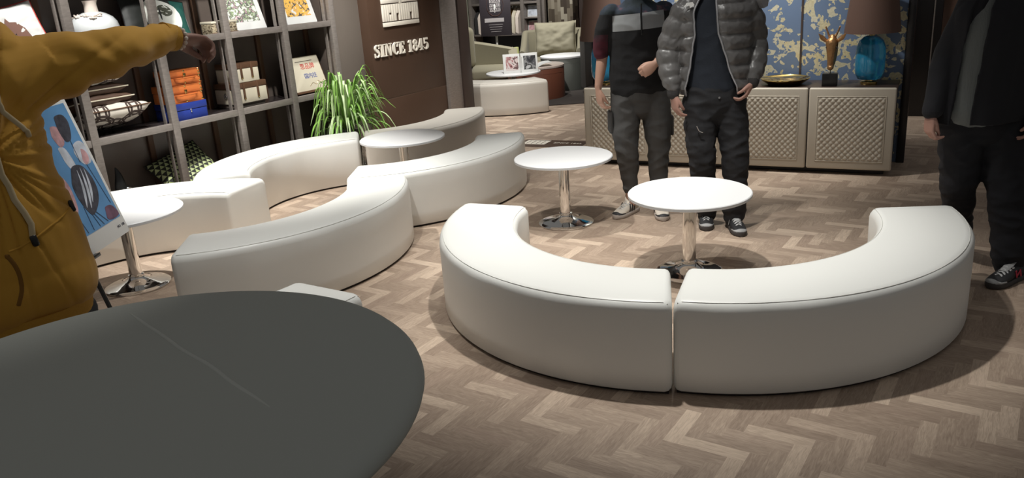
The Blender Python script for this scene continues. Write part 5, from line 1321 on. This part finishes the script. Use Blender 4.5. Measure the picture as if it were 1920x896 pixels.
remeshed('trousers', bm, 'black_denim', t, 0.007, 3, fold=wrinkle(0.009, 7, (1.2, 1, 2.0), 2))
finish('key_chain', sweep(bmesh.new(), [(1.20, 4.99, 0.72), (1.215, 4.985, 0.69), (1.235, 4.985, 0.68)], [0.003] * 3, seg=6), 'silver', t)
finish('fly_button', lathe(bmesh.new(), [(0.007, 0), (0.007, 0.004)], seg=12, Mx=T(1.335, 4.985, 0.89) @ rot(90, 'X')), 'silver', t)
def puffer_shell():
    bm = bmesh.new(); NZ, NA = 64, 60; z0, z1 = 0.905, 1.50
    def lim(f):
        K = ((0, -68, 36), (0.24, -54, 16), (0.63, -43, -4), (1.0, -48, -9))
        for (f0, a0, b0), (f1, a1, b1) in zip(K, K[1:]):
            if f <= f1: q = (f - f0) / (f1 - f0); return (a0 + (a1 - a0) * q, b0 + (b1 - b0) * q)
        return K[-1][1:]
    def P(f, q, inner):
        z = z0 + (z1 - z0) * f; a0, a1 = lim(f)
        # go round the back from right edge a1 to left edge a0+360
        an = R(a1 + (a0 + 360 - a1) * q)
        k = abs(math.sin(PI * f * 6.6)) ** 0.5
        hw, hd = 0.225, 0.160
        if f > 0.80: g = (f - 0.80) / 0.20; hw *= 1 - 0.42 * g * g; hd *= 1 - 0.30 * g * g
        if f < 0.06: hw *= 0.95; hd *= 0.95
        off = 0.0 if inner else 0.010 + 0.026 * k
        edge = min(q, 1 - q); off *= min(1, 0.35 + edge * 22)
        wob = 0 if inner else noise.noise(V((math.sin(an) * 3, math.cos(an) * 3, z * 8))) * 0.007
        return V((1.335 + (hw - 0.018 + off + wob) * math.sin(an), 5.12 - (hd - 0.018 + off + wob) * math.cos(an), z))
    G = [[[bm.verts.new(P(i / NZ, j / NA, inn)) for j in range(NA + 1)] for i in range(NZ + 1)] for inn in (False, True)]
    for i in range(NZ):
        for j in range(NA):
            for s in (0, 1):
                bm.faces.new((G[s][i][j], G[s][i][j + 1], G[s][i + 1][j + 1], G[s][i + 1][j]))
        for j in (0, NA): bm.faces.new((G[0][i][j], G[0][i + 1][j], G[1][i + 1][j], G[1][i][j]))
    for i in (0, NZ):
        for j in range(NA): bm.faces.new((G[0][i][j], G[0][i][j + 1], G[1][i][j + 1], G[1][i][j]))
    return bm, [P(k / 24, 0, False) for k in range(25)], [P(k / 24, 1, False) for k in range(25)]
bm, e1, e2 = puffer_shell()
def puffy(n, amp=0.16):
    return lambda k, a: 1 + amp * (abs(math.sin(PI * k * n)) ** 0.6 - 0.6)
sweep(bm, [(1.17, 5.12, 1.425), (1.105, 5.13, 1.31), (1.062, 5.14, 1.18), (1.055, 5.10, 1.05), (1.066, 5.065, 0.965)], [0.085, 0.083, 0.078, 0.066, 0.050], seg=24, sub=14, fn=puffy(6))
sweep(bm, [(1.50, 5.12, 1.425), (1.565, 5.14, 1.33), (1.598, 5.165, 1.20), (1.585, 5.09, 1.09), (1.555, 5.03, 1.00)], [0.085, 0.084, 0.080, 0.070, 0.052], seg=24, sub=14, fn=puffy(6))
sweep(bm, [(1.22, 5.19, 1.50), (1.335, 5.23, 1.53), (1.45, 5.19, 1.50)], [(0.035, 0.05)] * 3, seg=16, ref=(0, 0, 1))
jk = remeshed('puffer_jacket', bm, 'puffer', t, 0.0055, 1, fold=wrinkle(0.0035, 18, (1, 1, 1), 4))
for e in (e1, e2):
    finish('zip_tape', sweep(bmesh.new(), [p + V((0, -0.004, 0)) for p in e], [(0.006, 0.008)] * len(e), seg=8, sub=1, ref=(1, 0, 0)), 'puffer_trim', jk)
finish('cuff', sweep(bmesh.new(), [(1.066, 5.067, 0.968), (1.067, 5.058, 0.922)], [0.043, 0.038], seg=20, sub=1), 'cuff_dark', jk)
finish('cuff', sweep(bmesh.new(), [(1.556, 5.032, 1.005), (1.549, 5.018, 0.966)], [0.045, 0.040], seg=20, sub=1), 'cuff_dark', jk)
pa = fr((1.62, 5.075, 1.42), (0.8, 0.6, 0), (-0.6, 0.8, 0), (0, 0, 1))
finish('sleeve_patch', poly(bmesh.new(), [(-0.045, 0.03), (0.0, 0.05), (0.04, 0.03), (0.03, -0.01), (-0.01, -0.02)], -0.012, 0.03, pa), 'puffer_trim', jk, smooth=False)
finish('chest_logo', poly(bmesh.new(), [(-0.03, 0), (-0.01, 0.02), (0.02, 0.022), (0.03, 0.005), (0.005, -0.012), (0.0, 0.004)], 0, 0.012, T(1.155, 5.006, 1.445)), 'white', jk, smooth=False)
shoe(t, (1.345, 5.33), (1.285, 5.065), 'run'); shoe(t, (1.475, 5.19), (1.470, 4.90), 'run')

# --- person in black at the right edge
t = thing('person', 'person in a black open jacket over a grey shirt, standing at the right bench end', 'person', (2.50, 4.08, 0))
bm = bmesh.new(); hc = (2.45, 4.05, 1.66)
torso_skin(bm, 2.46, 4.08, 0.88, 1.49, hc, ref=(0.95, 0.2, 0)); Mh = head(bm, hc, (-0.25, -1, 0))
arm_skin(bm, (2.31, 4.06, 1.40), (2.235, 4.09, 1.14), (2.155, 4.03, 0.90))
hand(bm, (2.150, 4.03, 0.89), (-0.05, -0.08, -1), (0.95, 0.1, 0), (0.1, -1, 0), curl=(28, 45, 35), thumb=(16, 0))
arm_skin(bm, (2.65, 4.10, 1.40), (2.74, 4.12, 1.13), (2.665, 3.99, 0.88))
hand(bm, (2.655, 3.985, 0.865), (-0.30, -0.12, -1), (-0.9, 0.3, 0.2), (-0.3, -0.9, 0), curl=(20, 30, 25), thumb=(25, 0))
leg_skin(bm, (2.36, 4.10, 0.87), (2.40, 4.14, 0.48), (2.52, 4.34, 0.11)); leg_skin(bm, (2.54, 4.10, 0.87), (2.57, 4.03, 0.48), (2.60, 3.96, 0.11))
b = remeshed('body', bm, 'skin_shade', t, 0.0045, 2); head_parts(Mh, b)
bm = bmesh.new()
sweep(bm, [(2.44, 4.08, 0.90), (2.44, 4.08, 1.1), (2.46, 4.08, 1.3), (2.46, 4.08, 1.42), (2.46, 4.08, 1.50)], [(0.205, 0.135), (0.20, 0.132), (0.198, 0.13), (0.165, 0.105), (0.075, 0.07)], seg=30, ref=(0.95, 0.2, 0))
remeshed('shirt', bm, 'grey_tee', t, 0.008, 3, fold=wrinkle(0.003, 9, (2, 1, 0.4), 5))
bm = bmesh.new()
sweep(bm, [(2.45, 4.09, 0.98), (2.45, 4.09, 0.87), (2.45, 4.09, 0.80)], [(0.185, 0.12), (0.205, 0.13), (0.185, 0.12)], seg=28)
sweep(bm, [(2.355, 4.10, 0.86), (2.37, 4.11, 0.66), (2.395, 4.13, 0.48), (2.455, 4.23, 0.30), (2.515, 4.32, 0.14), (2.53, 4.34, 0.085)], [(0.115, 0.115), (0.104, 0.105), (0.092, 0.095), (0.080, 0.085), (0.078, 0.082), (0.066, 0.070)], seg=24)
sweep(bm, [(2.545, 4.10, 0.86), (2.565, 4.06, 0.66), (2.575, 4.02, 0.48), (2.59, 3.98, 0.30), (2.60, 3.96, 0.14), (2.60, 3.965, 0.09)], [(0.115, 0.115), (0.108, 0.105), (0.098, 0.10), (0.088, 0.09), (0.088, 0.09), (0.074, 0.075)], seg=24)
remeshed('trousers', bm, 'black_cotton', t, 0.008, 3, fold=wrinkle(0.009, 7, (1, 1, 2.0), 12))
def jacket_shell():
    bm = bmesh.new(); NZ, NA = 40, 56; z0, z1 = 0.83, 1.50; ax = V((0.95, 0.2, 0)).normalized(); ay = V((-ax.y, ax.x, 0))
    def P(f, q, inner):
        z = z0 + (z1 - z0) * f
        a0 = -72 + 6 * f; a1 = -44 + 3 * f; c = V((2.43 + 0.05 * f, 4.08, 0))
        an = R(a1 + (a0 + 360 - a1) * q); hw, hd = 0.236, 0.160
        if f > 0.80: g = (f - 0.80) / 0.20; hw *= 1 - 0.50 * g * g; hd *= 1 - 0.36 * g * g
        off = -0.016 if inner else 0.0
        if not inner: off += noise.noise(V((math.sin(an) * 3, math.cos(an) * 3, z * 4 + 7))) * 0.012
        return c + ax * (hw + off) * math.sin(an) - ay * (hd + off) * math.cos(an) + V((0, 0, z))
    G = [[[bm.verts.new(P(i / NZ, j / NA, inn)) for j in range(NA + 1)] for i in range(NZ + 1)] for inn in (False, True)]
    for i in range(NZ):
        for j in range(NA):
            for s in (0, 1): bm.faces.new((G[s][i][j], G[s][i][j + 1], G[s][i + 1][j + 1], G[s][i + 1][j]))
        for j in (0, NA): bm.faces.new((G[0][i][j], G[0][i + 1][j], G[1][i + 1][j], G[1][i][j]))
    for i in (0, NZ):
        for j in range(NA): bm.faces.new((G[0][i][j], G[0][i][j + 1], G[1][i][j + 1], G[1][i][j]))
    return bm
bm = jacket_shell()
sweep(bm, [(2.335, 4.06, 1.405), (2.285, 4.08, 1.28), (2.235, 4.09, 1.14), (2.19, 4.055, 1.0), (2.158, 4.03, 0.91)], [0.078, 0.070, 0.066, 0.058, 0.050], seg=22)
sweep(bm, [(2.64, 4.10, 1.415), (2.70, 4.12, 1.28), (2.74, 4.12, 1.14), (2.70, 4.04, 1.0), (2.668, 3.995, 0.89)], [0.082, 0.074, 0.066, 0.058, 0.050], seg=22)
sweep(bm, [(2.36, 4.10, 1.50), (2.46, 4.15, 1.535), (2.57, 4.12, 1.50)], [(0.03, 0.035)] * 3, seg=14, ref=(0, 0, 1))
remeshed('jacket', bm, 'black_cotton', t, 0.006, 2, fold=wrinkle(0.005, 6, (1, 1, 1.3), 9))
shoe(t, (2.68, 3.955), (2.425, 3.82), 'red'); shoe(t, (2.575, 4.43), (2.43, 4.21), 'red')

# --- person in the mustard hoodie, arm stretched towards the shelf
fx = V((0.62, -0.785, 0)).normalized(); ax_ = V((0.785, 0.62, 0)).normalized()     # facing, and towards his left side
C0 = V((-1.375, 2.10, 0))
def yq(l, f, z): return C0 + ax_ * l + fx * f + V((0, 0, z))
t = thing('person', 'person in a mustard hoodie with white drawstrings, pointing at the shelf', 'person', C0)
bm = bmesh.new(); hc = yq(-0.01, 0.02, 1.80)
sweep(bm, [yq(0, 0, 0.92), yq(0, 0, 1.10), yq(0, 0, 1.35), yq(0, 0, 1.52), yq(0, 0, 1.61)], [(0.16, 0.105), (0.14, 0.09), (0.16, 0.10), (0.165, 0.09), (0.07, 0.065)], seg=24, ref=ax_)
sweep(bm, [yq(0, 0, 1.56), yq(0, 0.005, 1.66), V(hc) + V((0, 0, -0.05))], [0.064, 0.058, 0.056], seg=18, ref=ax_)
Mh = head(bm, hc, fx + ax_ * 0.5)
SH, EL, WR = yq(0.17, 0.0, 1.535), V((-1.07, 2.33, 1.565)), V((-0.985, 2.545, 1.583))
arm_skin(bm, SH, EL, WR)
fd = V((0.36, 0.60, -0.13)).normalized()
hand(bm, WR + fd * 0.012, fd, (0.25, -0.1, -1), (-0.7, 0.45, 0.4), curl=(22, 55, 40), thumb=(24, 0), spread=2)
arm_skin(bm, yq(-0.17, 0, 1.52), yq(-0.25, -0.02, 1.24), yq(-0.23, 0.08, 1.0))
hand(bm, yq(-0.23, 0.085, 0.985), (0, 0, -1), ax_, fx, curl=(22, 30, 25), thumb=(25, 0))
leg_skin(bm, yq(-0.09, 0, 0.92), yq(-0.10, 0.01, 0.50), yq(-0.10, -0.01, 0.11)); leg_skin(bm, yq(0.09, 0, 0.92), yq(0.10, 0.01, 0.50), yq(0.10, -0.01, 0.11))
b = remeshed('body', bm, 'skin_shade', t, 0.0045, 2); head_parts(Mh, b)
bm = bmesh.new()
sweep(bm, [yq(0, 0, 0.90), yq(0, 0, 0.95), yq(0, 0.005, 1.10), yq(-0.01, 0.0, 1.30), yq(-0.015, 0, 1.44), yq(0, 0, 1.56), yq(0, 0, 1.63)], [(0.18, 0.145), (0.20, 0.16), (0.198, 0.155), (0.185, 0.14), (0.180, 0.13), (0.125, 0.11), (0.082, 0.080)], seg=36, ref=ax_)
sweep(bm, [yq(0.10, 0, 1.52), SH + V((0.01, 0.02, 0.005)), SH.lerp(EL, 0.5), EL, EL.lerp(WR, 0.55), WR - fd * 0.02], [(0.11, 0.105), (0.095, 0.090), (0.080, 0.078), (0.068, 0.066), (0.055, 0.053), (0.043, 0.042)], seg=26, sub=5)
sweep(bm, [yq(-0.12, 0, 1.52), yq(-0.20, 0, 1.42), yq(-0.25, -0.02, 1.24), yq(-0.235, 0.05, 1.06)], [(0.10, 0.10), 0.08, 0.066, 0.05], seg=22)
sweep(bm, [yq(-0.11, 0.03, 1.60), yq(-0.09, -0.08, 1.64), yq(0.0, -0.14, 1.62), yq(0.09, -0.08, 1.64), yq(0.11, 0.03, 1.60)], [(0.04, 0.05)] * 5, seg=16, ref=(0, 0, 1))
def hoodfold(co, n):
    l = co - SH; k = max(0.0, 1 - abs(l.length - 0.10) / 0.22)
    q = (co - yq(0.02, 0.0, 1.35)); rad = math.atan2(q.z, q.dot(ax_)) * 3.2
    d = noise.noise(V((rad, co.z * 2.2, co.x * 2))) * 0.016 - 0.006 * max(0, 1 - abs(noise.noise(V((rad * 1.3 + 4, co.z * 1.5, 2)))) * 7) * (1 if co.z > 1.1 else 0.4)
    arm = (co - SH).dot((WR - SH).normalized())
    if arm > 0.03: d += 0.008 * math.sin(arm * 62 + 9 * noise.noise(co * 4)) * abs(noise.noise(co * 6 + V((3, 1, 0)))) * 2.2 * (1 if arm < 0.46 else 0.5)
    if co.z < 1.03: d += 0.006 * math.sin((co.z - 0.9) * 24)
    return d + noise.noise(co * 9) * 0.004
hd_ = remeshed('hoodie', bm, 'mustard', t, 0.006, 3, fold=hoodfold)
def onto(p, off):
    """put a point on the hoodie's cloth"""
    o_ = V(ORG[hd_.name]); ok, loc, nor, _ = hd_.closest_point_on_mesh(V(p) - o_)
    return loc + o_ + nor * off
def strand(name, pts, rad, m, off, par, seg=10, sub=4):
    P = [onto(p, off) for p in [tuple(q) for q in catmull([tuple(p) for p in pts], sub)]]
    return finish(name, sweep(bmesh.new(), P, [rad] * len(P), seg=seg, sub=1, ref=ax_), m, par)
s_a = strand('drawstring', [yq(-0.03, 0.14, 1.60), yq(-0.01, 0.16, 1.50), yq(0.015, 0.17, 1.40), yq(0.045, 0.18, 1.28), yq(0.068, 0.18, 1.145)], (0.0075, 0.0035), 'cord', 0.004, hd_)
s_b = strand('drawstring', [yq(0.05, 0.14, 1.60), yq(0.075, 0.16, 1.52), yq(0.105, 0.15, 1.45), yq(0.135, 0.13, 1.38)], (0.0065, 0.0035), 'cord', 0.004, hd_)
strand('cord_tip', [yq(0.069, 0.18, 1.142), yq(0.071, 0.18, 1.115)], (0.0085, 0.005), 'black_plastic', 0.0045, s_a)
strand('pocket_seam', [yq(0.0, 0.18, 1.115), yq(0.06, 0.18, 1.13), yq(0.12, 0.15, 1.155), yq(0.175, 0.08, 1.18)], (0.003, 0.0015), 'mustard_rib', 0.0005, hd_)
strand('pocket_slit', [yq(-0.012, 0.18, 1.11), yq(0.006, 0.18, 1.07), yq(0.008, 0.18, 1.02), yq(-0.012, 0.18, 0.97)], (0.006, 0.003), 'pocket_shadow', -0.0010, hd_)
strand('side_tag', [yq(0.178, 0.07, 1.19), yq(0.180, 0.07, 1.165)], (0.006, 0.0035), 'black_plastic', 0.002, hd_)
finish('hem_rib', sweep(bmesh.new(), [yq(0, 0, 0.915), yq(0, 0, 0.87), yq(0, 0, 0.845)], [(0.186, 0.147), (0.182, 0.142), (0.178, 0.138)], seg=40, ref=ax_, sub=3, round_ends=False), 'mustard_rib', hd_)
finish('cuff', sweep(bmesh.new(), [WR - fd * 0.035, WR - fd * 0.005, WR + fd * 0.008], [0.043, 0.0405, 0.039], seg=24, ref=ax_, sub=2, round_ends=False), 'mustard_rib', hd_)
s1_ = fd.cross(V((0, 0, 1))).normalized(); s2_ = fd.cross(s1_)
for k in range(14):
    a = k * 2 * PI / 14; bm = bmesh.new(); c = WR + fd * 0.022 + s1_ * 0.034 * math.cos(a) + s2_ * 0.030 * math.sin(a); ell(bm, c, (0.0065, 0.0065, 0.0065), 8)
    if k == 0: br = finish('bracelet', bm, 'bisque', t)
    else: finish('bead', bm, 'bisque', br)
bm = bmesh.new()
sweep(bm, [yq(0, 0, 0.98), yq(0, 0, 0.88), yq(0, 0, 0.83)], [(0.165, 0.12), (0.172, 0.125), (0.16, 0.118)], seg=24, ref=ax_)
for s in (-1, 1): sweep(bm, [yq(0.09 * s, 0, 0.86), yq(0.095 * s, 0.005, 0.66), yq(0.10 * s, 0.01, 0.5), yq(0.10 * s, 0, 0.3), yq(0.10 * s, -0.01, 0.09)], [(0.10, 0.11), (0.092, 0.095), (0.082, 0.085), (0.075, 0.078), (0.068, 0.07)], seg=20, ref=ax_)
remeshed('trousers', bm, 'black_denim', t, 0.009, 3, fold=wrinkle(0.008, 7, (1, 1, 2), 1))
for s in (-1, 1):
    a = yq(0.10 * s, -0.09, 0); b2 = yq(0.12 * s, 0.19, 0); shoe(t, (a.x, a.y), (b2.x, b2.y), 'run')
